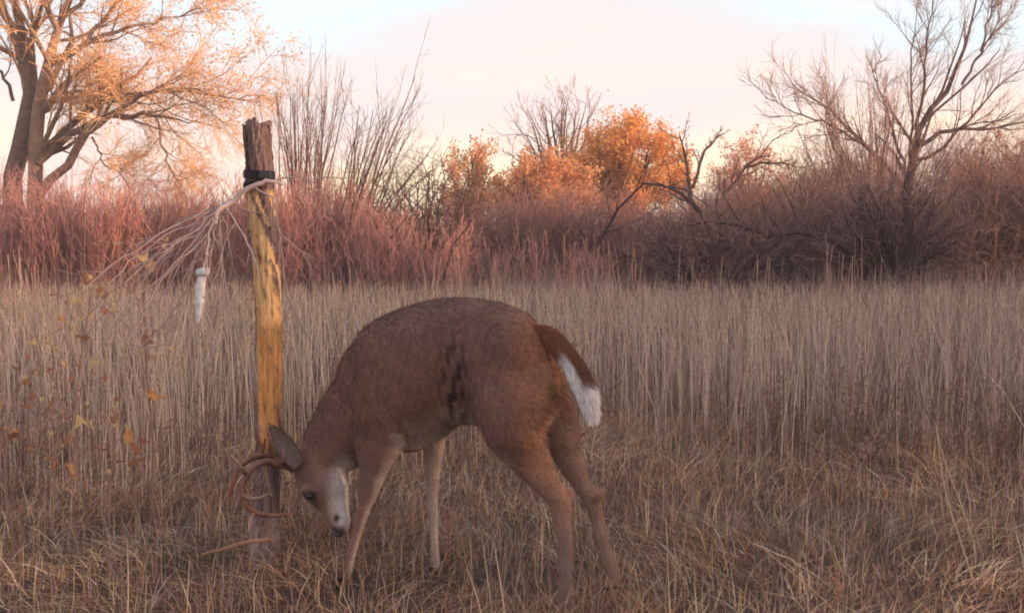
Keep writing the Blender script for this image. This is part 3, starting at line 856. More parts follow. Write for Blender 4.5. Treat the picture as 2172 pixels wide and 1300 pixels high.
# ------------------------------------------------------------------ dead branch lashed to the post
YB = YP - .07
def build_branch():
    root = tag(empty('lashed_branch', tuple(at(549, 388, YB))), 'pale dead branch lashed to the post with bare twigs fanning down and left', 'branch')
    pale = [(0.46, 0.37, 0.35), (0.40, 0.31, 0.29), (0.34, 0.26, 0.25)]
    def put(name, segs, S, parent, K=14, wob=.0015, cols=pale):
        Ps, Rs = resample(segs, K)
        r = np.random.default_rng(len(segs) + 3)
        Ps[:, 1:] += r.normal(0, wob, Ps[:, 1:].shape)
        V, T, own = tubes(Ps, Rs, S)
        return tri_mesh(name, V, T, M_twig, pal(cols, len(segs), .08, r)[own], parent=parent)
    put('stem', [(A([(600, 392, .02), (572, 384), (545, 392), (515, 406), (490, 430), (462, 446, -.05), (456, 475, -.06)], YB), [.003, .0075, .0085, .0085, .0085, .0075, .006])], 7, root, 22, .0015)
    tw = [
        [(498, 420), (440, 452), (400, 462), (330, 500), (260, 540), (200, 600)],
        [(470, 440), (420, 480), (370, 520), (300, 590)],
        [(455, 470), (420, 520), (370, 560), (330, 600), (270, 640)],
        [(455, 470), (445, 520), (420, 545), (395, 600), (385, 640)],
        [(458, 455), (452, 510), (440, 550), (436, 574)],
        [(462, 450), (468, 510), (472, 580), (475, 640), (476, 720)],
        [(482, 445), (505, 480), (530, 530), (550, 590)],
        [(490, 430), (560, 460), (610, 510), (650, 555), (668, 585)],
        [(540, 398), (575, 420), (588, 450), (594, 500), (590, 540)],
        [(560, 388, -.01), (620, 378), (690, 380), (765, 377)],
        [(400, 600), (370, 660), (320, 720), (270, 740)],
        [(385, 640), (370, 690), (350, 730), (290, 735)],
        [(430, 460), (400, 520), (340, 560), (320, 600)],
        [(455, 470), (440, 600), (430, 680), (470, 740)],
        [(420, 470), (370, 490), (300, 540), (250, 580), (210, 630)],
        [(594, 500), (610, 620), (640, 700), (690, 760)],
        [(500, 470), (470, 540), (455, 640), (440, 740)],
    ]
    r = np.random.default_rng(9)
    for i in range(16):
        u = r.random(); hx, hy = 455 + r.uniform(-20, 30), 468 - r.uniform(0, 25)
        ex, ey = 140 + 380 * u + r.normal(0, 20), 590 + 150 * r.random()
        tw.append([(hx, hy), (hx + (ex - hx) * .35, hy + (ey - hy) * .28), (hx + (ex - hx) * .7, hy + (ey - hy) * .62), (ex, ey)])
    for i, t in enumerate(tw):
        dy = r.uniform(-.16, .08) * (1 if i < 17 else 2)
        pts = [at(px, py, YB - (.05 if i else 0) * 0 + dy * (k / (len(t) - 1))) for k, (px, py, *_) in enumerate(t)]
        rad = np.linspace(.0044 if i in (1, 2, 4, 8) else .0030 if i < 17 else .0024, .0015, len(t))
        seg = (pts, rad)
        P, Rr = resample([seg], 12)
        P[:, 1:] += r.normal(0, .004, P[:, 1:].shape)
        lo = grow(P, Rr, [dict(k=5, t0=.3, ang=32, len=.32, up=-.04, wig=.06, rad=.7, pts=4, minr=.0012)], r) if i not in (9,) else [(P, Rr)]
        V, T, C = merge(bank(lo, [pale, pale], r, sides=(5, 3)))
        tri_mesh('twig', V, T, M_twig, C, parent=root)
build_branch()

# white wick hanging from the branch
def build_wick():
    root = tag(empty('white_wick', tuple(at(430, 572, YB - .05))), 'white scent wick with a capped top hanging from the dead branch', 'scent wick')
    mw = material('white_felt', (0.74, 0.74, 0.76), rough=.9, noise=(60, .85, 1.1), bump=.3, bscale=200)
    mc = material('white_plastic_cap', (0.62, 0.66, 0.70), rough=.45, noise=(40, .8, 1.1))
    Y = YB - .05
    c = at(430, 578, Y)
    S = 20; th = np.arange(S) / S * 2 * math.pi
    rows = [(.004, .015), (.020, .013), (.0235, .009), (.0245, -.002), (.022, -.009), (.010, -.012)]
    V = np.array([[[c[0] + r0 * math.cos(t), c[1] + r0 * .6 * math.sin(t), c[2] + dz + .12 * r0 * math.cos(t)] for t in th] for r0, dz in rows])
    idx = np.arange(len(rows) * S).reshape(len(rows), S); T = []
    for k in range(len(rows) - 1):
        a = idx[k]; b = np.roll(a, -1); c2 = idx[k + 1]; d2 = np.roll(c2, -1)
        T += [np.stack([a, d2, b], -1), np.stack([a, c2, d2], -1)]
    tri_mesh('cap', V.reshape(-1, 3), np.concatenate(T), mc, parent=root)
    pts = [at(428, 586, Y), at(425, 610, Y), at(424, 640, Y), at(422, 665, Y), at(418, 686, Y)]
    P, Rr = smooth_path(pts, [.014, .0165, .0155, .012, .002], 20)
    V, T, _ = tubes(P[None], Rr[None], 12)
    V[:, 1] = Y + (V[:, 1] - Y) * .45
    V += np.random.default_rng(2).normal(0, .0014, V.shape)
    tri_mesh('wick', V, T, mw, parent=root)
    p = np.array([[at(446, 505, YB - .02), at(439, 540, Y + .01), at(431, 573, Y)]])
    V, T, _ = tubes(p, np.full((1, 3), .0022), 5)
    tri_mesh('string', V, T, mw, parent=root)
build_wick()

# ------------------------------------------------------------------ deer
def build_deer():
    def Yb(px):                       # the body's axis runs from near right to far left
        return 3.80 + (px - 830) * (3.50 - 3.80) / (1258 - 830)
    HEAD = norm(np.array([-.65, .30, 0.]))
    LAT = np.array([-HEAD[1], HEAD[0], 0.]); LAT = LAT * np.sign(LAT[1])     # pointing away from the camera
    PM = 668.0                        # photo pixels per metre at the deer
    Vs, Ts = [], []; cnt = [0]
    def add(V, T):
        Vs.append(V); Ts.append(T + cnt[0]); cnt[0] += len(V)
    def loft(keys, n=30, S=28, up=None):
        """keys: (point, half height px, half width m)"""
        pts = np.array([k[0] for k in keys]); rr = np.array([[k[1] / PM, k[2]] for k in keys])
        P, Q = smooth_path(pts, rr, n)
        T = np.gradient(P, axis=0); T = norm(T)
        Lr = norm(LAT[None] - (T @ LAT)[:, None] * T); N = np.cross(T, Lr)
        th = np.arange(S) / S * 2 * math.pi
        V = P[:, None] + Q[:, 0][:, None, None] * N[:, None] * np.sin(th)[None, :, None] + Q[:, 1][:, None, None] * Lr[:, None] * np.cos(th)[None, :, None]
        V = V.reshape(-1, 3)
        idx = np.arange(n * S).reshape(n, S)
        a = idx[:-1]; b = np.roll(a, -1, 1); c_ = idx[1:]; d_ = np.roll(c_, -1, 1)
        Tr = [np.stack([a, b, d_], -1).reshape(-1, 3), np.stack([a, d_, c_], -1).reshape(-1, 3)]
        V = np.vstack([V, P[:1] - T[:1] * Q[0].mean() * .5, P[-1:] + T[-1:] * Q[-1].mean() * .5])
        k0, k1 = n * S, n * S + 1
        Tr += [np.stack([np.roll(idx[0], -1), idx[0], np.full(S, k0)], -1), np.stack([idx[-1], np.roll(idx[-1], -1), np.full(S, k1)], -1)]
        add(V, np.concatenate(Tr))
    def ell(c, ax, S=18):
        """ellipsoid: axes HEAD, LAT, up sizes"""
        th = np.linspace(0, math.pi, S)[1:-1]; ph = np.arange(2 * S) / (2 * S) * 2 * math.pi
        TH, PH = np.meshgrid(th, ph, indexing='ij')
        V = c + (np.sin(TH) * np.cos(PH))[..., None] * HEAD * ax[0] + (np.sin(TH) * np.sin(PH))[..., None] * LAT * ax[1] + np.cos(TH)[..., None] * np.array([0, 0, ax[2]])
        n_, m_ = TH.shape
        V = V.reshape(-1, 3); idx = np.arange(n_ * m_).reshape(n_, m_)
        a = idx[:-1]; b = np.roll(a, -1, 1); c_ = idx[1:]; d_ = np.roll(c_, -1, 1)
        Tr = [np.stack([a, d_, b], -1).reshape(-1, 3), np.stack([a, c_, d_], -1).reshape(-1, 3)]
        V = np.vstack([V, c + [0, 0, ax[2]], c - [0, 0, ax[2]]])
        Tr += [np.stack([idx[0], np.roll(idx[0], -1), np.full(m_, len(V) - 2)], -1), np.stack([np.roll(idx[-1], -1), idx[-1], np.full(m_, len(V) - 1)], -1)]
        add(V, np.concatenate(Tr))
    def bp(px, top, bot):
        return at(px, (top + bot) / 2, Yb(px)), (bot - top) / 2
    # torso
    torso = []
    for px, top, bot, w in ((1150, 745, 870, .05), (1132, 700, 892, .10), (1098, 668, 912, .14), (1045, 642, 905, .155), (990, 631, 900, .165), (930, 634, 905, .178),
                            (870, 652, 950, .178), (832, 680, 975, .155), (800, 718, 970, .13), (776, 775, 960, .10), (762, 840, 940, .06)):
        c_, hh = bp(px, top, bot); torso.append((c_, hh, w))
    loft(torso, 50, 36)
    # neck to head, one run
    Yh = 3.83
    neck = [(at(830, 835, 3.80), 110, .11), (at(772, 880, 3.82), 104, .10), (at(732, 918, 3.84), 88, .085), (at(702, 950, 3.84), 72, .075), (at(680, 980, 3.83), 56, .065), (at(680, 1008, 3.82), 48, .06)]
    loft(neck, 26, 28)
    head = [(at(648, 985, 3.83), 36, .052), (at(668, 1006, 3.82), 51, .066), (at(690, 1032, 3.80), 55, .066), (at(706, 1062, 3.79), 42, .048), (at(715, 1088, 3.77), 29, .036), (at(721, 1110, 3.76), 24, .032), (at(724, 1126, 3.76), 15, .024)]
    loft(head, 30, 28)
    ell(at(716, 1040, 3.80), (.036, .045, .06))               # jaw
    # brow ridge over the near eye
    ell(at(648, 1042, 3.755), (.022, .016, .018))
    def leg(keys, n=40):
        loft([(k[0], k[1] * (1 if i < 3 else .88), k[2] * (1 if i < 3 else .88)) for i, k in enumerate(keys)], n, 18)
    # near fore leg
    nf = 3.80 - .10
    leg([(at(835, 800, nf + .02), 62, .05), (at(822, 870, nf), 58, .055), (at(800, 945, nf), 56, .05), (at(790, 1000, nf), 34, .036), (at(781, 1042, nf + .01), 27, .032), (at(773, 1072, nf + .015), 18, .023),
         (at(757, 1130, nf + .02), 12.5, .016), (at(743, 1180, nf + .02), 12, .016), (at(738, 1203, nf + .02), 14, .019), (at(731, 1225, nf + .02), 11, .017)])
    # far fore leg
    ff = 3.80 + .10
    leg([(at(905, 850, ff - .02), 60, .05), (at(915, 905, ff), 38, .04), (at(919, 950, ff), 25, .03), (at(918, 1000, ff), 19, .026), (at(916, 1035, ff), 17, .024), (at(917, 1065, ff), 14, .02),
         (at(920, 1120, ff), 11, .015), (at(922, 1170, ff), 11, .015), (at(922, 1188, ff), 13.5, .018), (at(925, 1205, ff), 11, .016)])
    # near hind leg
    nh = 3.45
    leg([(at(1100, 770, nh + .05), 92, .06), (at(1088, 850, nh + .02), 98, .075), (at(1092, 915, nh), 66, .07), (at(1118, 966, nh), 52, .052), (at(1146, 1006, nh - .01), 39, .04), (at(1172, 1040, nh - .03), 29, .032),
         (at(1188, 1068, nh - .04), 27, .03), (at(1194, 1105, nh - .05), 21, .024), (at(1198, 1170, nh - .06), 17, .020), (at(1199, 1225, nh - .07), 17, .02), (at(1201, 1262, nh - .08), 20, .024), (at(1199, 1300, nh - .08), 17, .021)], 50)
    ell(at(1205, 1048, nh - .03), (.022, .016, .022))         # hock
    # far hind leg
    fh = 3.66
    leg([(at(1140, 800, fh - .03), 55, .05), (at(1168, 870, fh), 52, .055), (at(1190, 925, fh), 43, .052), (at(1206, 975, fh), 33, .04), (at(1232, 1022, fh), 24, .03), (at(1252, 1052, fh), 24, .027),
         (at(1263, 1085, fh), 20, .023), (at(1275, 1135, fh), 16, .018), (at(1292, 1185, fh), 15, .018), (at(1301, 1215, fh), 17, .02), (at(1307, 1242, fh), 13, .018)], 50)
    ell(at(1272, 1046, fh), (.02, .014, .02))
    # muscle masses
    ell(at(798, 850, 3.68), (.085, .055, .14))
    ell(at(820, 905, 3.67), (.05, .04, .07))
    ell(at(1090, 780, 3.49), (.12, .055, .15))
    ell(at(1115, 850, 3.60), (.09, .11, .09))
    V = np.concatenate(Vs); T = np.concatenate(Ts)
    tmp = tri_mesh('tmp_body', V, T, M_bark)
    rm = tmp.modifiers.new('r', 'REMESH'); rm.mode = 'VOXEL'; rm.voxel_size = .0065; rm.use_smooth_shade = True
    sm = tmp.modifiers.new('s', 'SMOOTH'); sm.iterations = 5; sm.factor = .6
    dg = bpy.context.evaluated_depsgraph_get()
    me = bpy.data.meshes.new_from_object(tmp.evaluated_get(dg))
    bpy.data.objects.remove(tmp)
    me.name = 'body'
    nv = len(me.vertices)
    co = np.empty(nv * 3, np.float32); me.vertices.foreach_get('co', co); co = co.reshape(-1, 3).astype(float)
    no = np.empty(nv * 3, np.float32); me.vertex_normals.foreach_get('vector', no) if hasattr(me, 'vertex_normals') else me.vertices.foreach_get('normal', no)
    no = no.reshape(-1, 3).astype(float)
    # coat colours, with some shade and warm sunlight painted in
    def coat(p, nrm):
        n_ = len(p)
        base = np.array([.235, .123, .10])
        c = np.tile(base, (n_, 1))
        r = np.random.default_rng(4)
        def mixin(w, col):
            nonlocal c
            w = np.clip(w, 0, 1)[:, None]
            c = c * (1 - w) + np.array(col) * w
        def blob(px, py, Y, rpx, col, k=1.0, sx=1., sy=1.):
            q = at(px, py, Y)
            d = np.sqrt(((p[:, 0] - q[0]) / sx) ** 2 + ((p[:, 1] - q[1]) * .5) ** 2 + ((p[:, 2] - q[2]) / sy) ** 2)
            w = np.clip(1.25 - d / (rpx / PM), 0, 1)
            mixin(w * w * (3 - 2 * w) * k, col)
        z = p[:, 2]
        mixin((z - .80) / .15 * .5, (.185, .125, .108))                              # greyer back
        blob(870, 860, 3.62, 130, (.27, .135, .095), .8, 1, 1)                        # warm ribs behind the elbow
        blob(1150, 800, 3.42, 105, (.40, .19, .10), .8, .8, 1.6)                    # rusty rump and hind legs, warm light from the right painted in
        blob(1150, 720, 3.5, 60, (.36, .16, .08), .8)
        blob(1160, 930, 3.45, 85, (.46, .22, .11), .8, .7, 1.4)
        blob(1205, 1040, 3.42, 50, (.44, .22, .12), .7, .7, 1.8)
        blob(800, 1000, 3.7, 80, (.20, .12, .095), .5)
        mixin(np.clip((.62 - z) / .1, 0, 1) * .5 * (p[:, 0] > .05), (.30, .175, .115))   # hind legs
        mixin(np.clip((.40 - z) / .1, 0, 1) * .45, (.29, .175, .125))
        # belly, inside of legs
        under = np.clip((-nrm[:, 2] - .45) / .4, 0, 1) * (z > .45) * (p[:, 0] > -.45) * (p[:, 0] < .2)
        mixin(under * .75, (.60, .50, .42))
        # side of leg that faces the other leg
        ax = (p - at(1000, 800, 3.68)) @ LAT
        inner = np.clip(-(nrm @ LAT) * np.sign(ax) - .15, 0, 1) * 1.4 * (z < .55)
        mixin(inner * .75 * (p[:, 0] > -.62) * np.where(p[:, 0] > .05, .25, 1), (.58, .48, .41))
        # rear faces of the forelegs are pale
        rear = np.clip((nrm @ -HEAD) - .35, 0, 1) * 1.7 * (z < .52) * (p[:, 0] < .0) * (p[:, 0] > -.56)
        mixin(rear * .8, (.62, .50, .42))
        blob(1178, 905, 3.50, 40, (.66, .58, .48), .95, .8, 1.4)                      # pale seam under the tail
        blob(1168, 838, 3.47, 30, (.02, .014, .014), 1, 1.0, 1.4)
        # flank folds, their shade painted in as dark flecks
        q = at(965, 810, 3.62)
        w = np.exp(-((p[:, 0] - q[0]) / .05) ** 2 - ((z - q[2]) / .15) ** 2)
        fk = np.sin(p[:, 0] * 173 + 4 * np.sin(z * 13)) + np.sin(p[:, 0] * 97 - z * 31 + 2) + np.sin(p[:, 0] * 261 + z * 45) + .8 * np.sin(p[:, 0] * 41 - z * 83)
        mixin(w * np.clip((fk - .1) * 1.3, 0, 1) * 1.1 + w * .15, (.035, .022, .023))
        blob(745, 965, 3.76, 42, (.09, .05, .045), .6)                                # painted shade in the hollow under the neck
        blob(1195, 1210, 3.38, 70, (.21, .145, .145), .8, .7, 1.6)
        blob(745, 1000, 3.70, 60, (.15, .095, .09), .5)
        blob(1262, 1056, 3.66, 15, (.11, .05, .03), .9)                               # tarsal gland
        # face: white cheek and throat, pale muzzle
        blob(726, 1045, 3.75, 44, (.66, .60, .59), .95, .85, 1.8)
        blob(728, 1100, 3.75, 22, (.66, .62, .62), .8, .7, 1.4)
        blob(690, 1015, 3.76, 22, (.34, .25, .22), .5)
        blob(662, 1068, 3.76, 20, (.11, .07, .055), .8, 1, 1.6)
        blob(640, 1010, 3.76, 30, (.13, .085, .065), .7)
        blob(656, 1052, 3.74, 19, (.05, .033, .03), .9, 1.2, .9)
        blob(715, 1097, 3.74, 9, (.02, .014, .014), 1, 1, 1.3)
        blob(728, 1118, 3.75, 8, (.05, .03, .03), .9, .6, 1.6)
        blob(717, 1130, 3.75, 20, (.03, .022, .022), 1)
        c = c * (1 + r.normal(0, .05, (n_, 1)))
        f2 = np.sin(p[:, 0] * 311 + 5 * np.sin(z * 21)) + np.sin(p[:, 0] * 189 - z * 57 + 1) + np.sin(p[:, 0] * 402 + z * 71 + 2)
        c *= (1 - .13 * np.clip(f2 - .4, 0, 1.6) * (z > .5))[:, None]
        c *= 1 + .12 * np.sin(p[:, 0:1] * 31 + 3 * np.sin(z[:, None] * 17)) * np.sin(z[:, None] * 23 + p[:, 0:1] * 9)
        return np.clip(c, .008, .9)
    C = coat(co, no)
    at_ = me.color_attributes.new('tint', 'FLOAT_COLOR', 'POINT')
    cc = np.ones((nv, 4), np.float32); cc[:, :3] = C * .8
    at_.data.foreach_set('color', cc.ravel())
    M_skin = material('deer_coat', attr=True, rough=.8, bump=.35, bscale=140, sheen=.15, noise=(55, .85, 1.15))
    me.materials.clear(); me.materials.append(M_skin)
    origin = at(1000, 1250, 3.62); origin[2] = 0
    root = tag(empty('deer', tuple(origin)), 'white tailed buck with head lowered, antlers against the wooden post', 'deer')
    body = link(bpy.data.objects.new('body', me), root)
    # fur: short hairs lying back over the skin
    me.calc_loop_triangles()
    nt_ = len(me.loop_triangles)
    tv = np.empty(nt_ * 3, np.int32); me.loop_triangles.foreach_get('vertices', tv); tv = tv.reshape(-1, 3)
    e1, e2 = co[tv[:, 1]] - co[tv[:, 0]], co[tv[:, 2]] - co[tv[:, 0]]
    area = np.linalg.norm(np.cross(e1, e2), axis=1) / 2
    r = np.random.default_rng(12)
    nh_ = 150000
    pick = r.choice(nt_, nh_, p=area / area.sum())
    u = r.random((nh_, 2)); fl = u.sum(1) > 1; u[fl] = 1 - u[fl]
    b0 = 1 - u.sum(1)
    hp = co[tv[pick, 0]] * b0[:, None] + co[tv[pick, 1]] * u[:, :1] + co[tv[pick, 2]] * u[:, 1:]
    hn = norm(no[tv[pick, 0]] * b0[:, None] + no[tv[pick, 1]] * u[:, :1] + no[tv[pick, 2]] * u[:, 1:])
    flow = np.tile(-HEAD * .8 + np.array([0, 0, -.6]), (nh_, 1))
    leg_m = hp[:, 2] < .46
    flow[leg_m] = [0.0, 0, -1]
    nose = at(720, 1130, 3.76); headm = (np.linalg.norm(hp - at(690, 1040, 3.79), axis=1) < .15)
    flow[headm] = norm(hp[headm] - nose + 1e-3)
    flow = norm(flow - (flow * hn).sum(1, keepdims=True) * hn + r.normal(0, .22, (nh_, 3)))
    hl = np.where(headm, .006, np.where(leg_m, .008, .017)) * r.uniform(.6, 1.4, nh_)
    rump = np.linalg.norm((hp - at(1180, 860, 3.5)), axis=1) < .12
    hl[rump] *= 1.6
    lift = r.uniform(.12, .38, nh_)[:, None]
    tip = hp + norm(flow + hn * lift) * hl[:, None]
    side = norm(np.cross(flow, hn + r.normal(0, .4, (nh_, 3)))) * .00085
    HV = np.stack([hp - side, hp + side, tip], 1).reshape(-1, 3)
    hc = coat(hp, hn) * (1 + r.normal(0, .2, (nh_, 1))) * 1.05
    tri_f = np.arange(nh_ * 3).reshape(-1, 3)
    M_fur = material('deer_fur', attr=True, rough=.75, sheen=.1, trans=.12)
    fur = tri_mesh('fur', HV, tri_f, M_fur, np.repeat(np.clip(hc, .01, .9), 3, axis=0), smooth=False, parent=root)
    tag(fur, kind='stuff')

    # tail
    def hairs(P, N, D, ln, cols, n, name, parent, w=.0012, seed=3):
        rr = np.random.default_rng(seed)
        k = rr.integers(0, len(P), n)
        p = P[k]; nn = N[k]; d = norm(D[k] + nn * rr.uniform(.05, .35, (n, 1)) + rr.normal(0, .12, (n, 3)))
        L_ = ln * rr.uniform(.6, 1.3, n)[:, None]
        s_ = norm(np.cross(d, rr.normal(0, 1, (n, 3)))) * w
        HV = np.stack([p - s_, p + s_, p + d * L_], 1).reshape(-1, 3)
        cl = cols[k] * (1 + rr.normal(0, .1, (n, 1)))
        return tag(tri_mesh(name, HV, np.arange(n * 3).reshape(-1, 3), M_fur, np.repeat(np.clip(cl, .01, .9), 3, 0), smooth=False, parent=parent), kind='stuff')
    Yt_ = 3.40
    keys = [((1120, 712), 22, .03), ((1163, 718), 24, .03), ((1203, 756), 20, .028), ((1226, 793), 23, .03), ((1242, 828), 21, .03), ((1251, 858), 15, .024), ((1256, 880), 6, .012)]
    pts = np.array([at(*k[0], 3.49 - .0011 * (k[0][0] - 1125)) for k in keys]); rr_ = np.array([[k[1] / 800, k[2] * .55] for k in keys])
    P, Q = smooth_path(pts, rr_, 34)
    Tn = norm(np.gradient(P, axis=0)); DEP = np.array([0.25, 1., 0.])
    Lr = norm(DEP[None] - (Tn @ DEP)[:, None] * Tn); N = np.cross(Tn, Lr)
    S = 24; th = np.arange(S) / S * 2 * math.pi
    TV = P[:, None] + Q[:, 0][:, None, None] * N[:, None] * np.sin(th)[None, :, None] + Q[:, 1][:, None, None] * Lr[:, None] * np.cos(th)[None, :, None]
    NN = N[:, None] * np.sin(th)[None, :, None] + Lr[:, None] * np.cos(th)[None, :, None]
    s_al = np.linspace(0, 1, 34)[:, None] * np.ones((1, S))
    outer = (np.einsum('ijk,k->ij', NN, norm(np.array([.8, 0, .6]))))       # +: upper right side of the tail, brown
    wt = np.clip((-.02 - outer) / .3, 0, 1) * np.clip((s_al - .36) / .12, 0, 1)
    wt = np.maximum(wt, np.clip((s_al - .72) / .06, 0, 1))
    brown = np.array([.30, .12, .055]) * (1 - s_al[..., None]) + np.array([.10, .055, .05]) * s_al[..., None]
    TC = brown * (1 - wt[..., None]) + np.array([.80, .78, .78]) * wt[..., None]
    idx = np.arange(34 * S).reshape(34, S)
    a = idx[:-1]; b = np.roll(a, -1, 1); c_ = idx[1:]; d_ = np.roll(c_, -1, 1)
    Tt = np.concatenate([np.stack([a, b, d_], -1).reshape(-1, 3), np.stack([a, d_, c_], -1).reshape(-1, 3),
                         np.stack([np.roll(idx[0], -1), idx[0], np.full(S, 34 * S)], -1), np.stack([idx[-1], np.roll(idx[-1], -1), np.full(S, 34 * S + 1)], -1)])
    TVv = np.vstack([TV.reshape(-1, 3), P[:1], P[-1:] + Tn[-1:] * .006]); TCc = np.vstack([TC.reshape(-1, 3), TC[0, :1], TC[-1, :1]])
    tail = tri_mesh('tail', TVv, Tt, M_skin, TCc, parent=root)
    tail['label'] = 'brown tail with white underside and tip'
    DD = np.repeat(Tn[:, None], S, 1).reshape(-1, 3)
    th_ = hairs(TV.reshape(-1, 3), NN.reshape(-1, 3), DD, .030, TC.reshape(-1, 3), 9000, 'tail_fur', root)

    # ears: cupped leaves with thickness
    def ear(base_p, tip_p, wide, face, cin, cout, seed):
        base_p = np.array(base_p); tip_p = np.array(tip_p)
        ax = tip_p - base_p; Lx = np.linalg.norm(ax); ax = ax / Lx
        face = norm(np.array(face) - ax * (np.array(face) @ ax)); sd = np.cross(ax, face)
        n1, n2 = 18, 13
        rows = []
        for i in range(n1):
            t = i / (n1 - 1)
            wv = wide * (math.sin(math.pi * min(1, (t * .80 + .14))) ** .75) * (1 - .35 * t ** 3) if t < .995 else .001
            row = []
            for j in range(n2):
                s_ = j / (n2 - 1) * 2 - 1
                cup = (s_ * s_) * wv * .75
                row.append(base_p + ax * Lx * t + sd * s_ * wv + face * (cup - .012 * math.sin(math.pi * t)))
            rows.append(row)
        Vf = np.array(rows); Vb = Vf - face * .004
        V = np.concatenate([Vf.reshape(-1, 3), Vb.reshape(-1, 3)])
        idx = np.arange(n1 * n2).reshape(n1, n2); o2 = n1 * n2
        a, b, c_, d_ = idx[:-1, :-1].ravel(), idx[:-1, 1:].ravel(), idx[1:, 1:].ravel(), idx[1:, :-1].ravel()
        T = [np.stack([a, b, c_], -1), np.stack([a, c_, d_], -1), np.stack([a, c_, b], -1) + o2, np.stack([a, d_, c_], -1) + o2]
        loop = np.concatenate([idx[0, :], idx[1:, -1], idx[-1, -2::-1], idx[-2:0:-1, 0]])
        nx = np.roll(loop, -1)
        T += [np.stack([loop, loop + o2, nx + o2], -1), np.stack([loop, nx + o2, nx], -1)]
        edge_ = np.abs(np.tile(np.linspace(-1, 1, n2), n1))
        ci = np.array(cin)[None] * (1 - .0 * edge_[:, None]) + (np.array(cout) - np.array(cin))[None] * np.clip((edge_[:, None] - .72) / .2, 0, 1)
        C = np.concatenate([ci, np.tile(cout, (o2, 1))])
        e = tri_mesh('ear', V, np.concatenate(T), M_skin, C, parent=root)
        Pn = Vf.reshape(-1, 3)
        hairs(np.concatenate([Pn, Vb.reshape(-1, 3)]), np.concatenate([np.tile(face, (o2, 1)), np.tile(-face, (o2, 1))]), np.tile(ax, (2 * o2, 1)), .008, C, 3500, 'ear_fur', e, .0007, seed)
        for ch in e.children: ch.location = (0, 0, 0)
    ear(at(634, 990, 3.77), at(574, 902, 3.74), .035, (.45, -1, -.1), (.22, .16, .145), (.13, .08, .065), 5)
    ear(at(622, 975, 3.90), at(566, 890, 3.95), .030, (.2, -1, .1), (.10, .065, .055), (.10, .065, .055), 6)

    # antlers
    M_ant = material('antler', attr=True, rough=.5, noise=(30, .7, 1.25), bump=.4, bscale=150)
    def antler(beam, rad, tines):
        segs = []
        P, Rr = smooth_path([at(*q) for q in beam], rad, 34)
        parts = []
        Rr = Rr * (1 + .09 * np.sin(np.arange(34) * 1.9) * np.linspace(1, .2, 34))
        V, T, own = tubes(P[None], Rr[None], 10)
        V = V + np.random.default_rng(8).normal(0, .0006, V.shape)
        t = np.repeat(np.linspace(0, 1, 34), 10)[:, None]
        parts.append((V, T, np.array([.15, .075, .05]) * (1 - t) + np.array([.24, .12, .085]) * t))
        Vb, Tb, _ = tubes(np.array([[P[0] - (P[1] - P[0]) * .6, P[0], P[0] + (P[1] - P[0]) * .6]]), np.array([[rad[0] * 1.1, rad[0] * 1.5, rad[0] * 1.1]]), 12)
        parts.append((Vb, Tb, np.tile([[.2, .12, .09]], (len(Vb), 1))))
        a_ = tri_mesh('antler', *merge(parts)[:2], M_ant, merge(parts)[2], parent=root)
        for tn, tr in tines:
            Pt, Rt = smooth_path([at(*q) for q in tn], [q * 1.3 for q in tr], 12)
            V, T, _ = tubes(Pt[None], Rt[None], 8)
            t = np.repeat(np.linspace(0, 1, 12), 8)[:, None]
            o = tri_mesh('tine', V, T, M_ant, np.array([.17, .09, .06]) * (1 - t) + np.array([.38, .27, .2]) * t, parent=a_)
            o.location = (0, 0, 0)
        return a_
    antler([(620, 992, 3.78), (590, 984, 3.74), (558, 980, 3.70), (526, 1004, 3.66), (513, 1042, 3.64), (530, 1078, 3.64), (568, 1092, 3.66), (626, 1088, 3.70)],
           [.0125, .0115, .011, .0105, .010, .0095, .0075, .003],
           [([(524, 1008, 3.66), (508, 988, 3.61), (488, 962, 3.57)], [.007, .0055, .0015]),
            ([(514, 1050, 3.64), (542, 1058, 3.59), (572, 1046, 3.54)], [.007, .005, .0015]),
            ([(595, 985, 3.745), (603, 968, 3.71), (600, 948, 3.69)], [.006, .005, .0015]),
            ([(540, 1084, 3.645), (530, 1105, 3.62), (528, 1125, 3.61)], [.006, .0045, .0015])])
    antler([(614, 985, 3.86), (580, 972, 3.90), (545, 968, 3.93 - .12), (510, 988, 3.78), (494, 1025, 3.77), (486, 1066, 3.78)],
           [.012, .011, .0105, .0095, .008, .003],
           [([(515, 982, 3.785), (508, 965, 3.79), (494, 950, 3.8)], [.0065, .005, .0015]),
            ([(560, 968, 3.85), (566, 1010, 3.82), (576, 1052, 3.81)], [.0075, .006, .002])])
    # eye, nose, hooves
    def ball(name, c, ax, col, rough, parent=root):
        th = np.linspace(0, math.pi, 10)[1:-1]; ph = np.arange(16) / 16 * 2 * math.pi
        TH, PH = np.meshgrid(th, ph, indexing='ij')
        V = np.stack([np.sin(TH) * np.cos(PH) * ax[0], np.sin(TH) * np.sin(PH) * ax[1], np.cos(TH) * ax[2]], -1).reshape(-1, 3)
        V = np.vstack([V, [[0, 0, ax[2]]], [[0, 0, -ax[2]]]]) + c
        idx = np.arange(8 * 16).reshape(8, 16)
        a = idx[:-1]; b = np.roll(a, -1, 1); c_ = idx[1:]; d_ = np.roll(c_, -1, 1)
        T = np.concatenate([np.stack([a, d_, b], -1).reshape(-1, 3), np.stack([a, c_, d_], -1).reshape(-1, 3),
                            np.stack([idx[0], np.roll(idx[0], -1), np.full(16, 128)], -1), np.stack([np.roll(idx[-1], -1), idx[-1], np.full(16, 129)], -1)])
        return tri_mesh(name, V, T, material(name + '_surface', col, rough=rough, spec=.6), parent=parent)
    ball('eye', at(656, 1052, 3.736), (.0135, .011, .0115), (.008, .006, .006), .1)
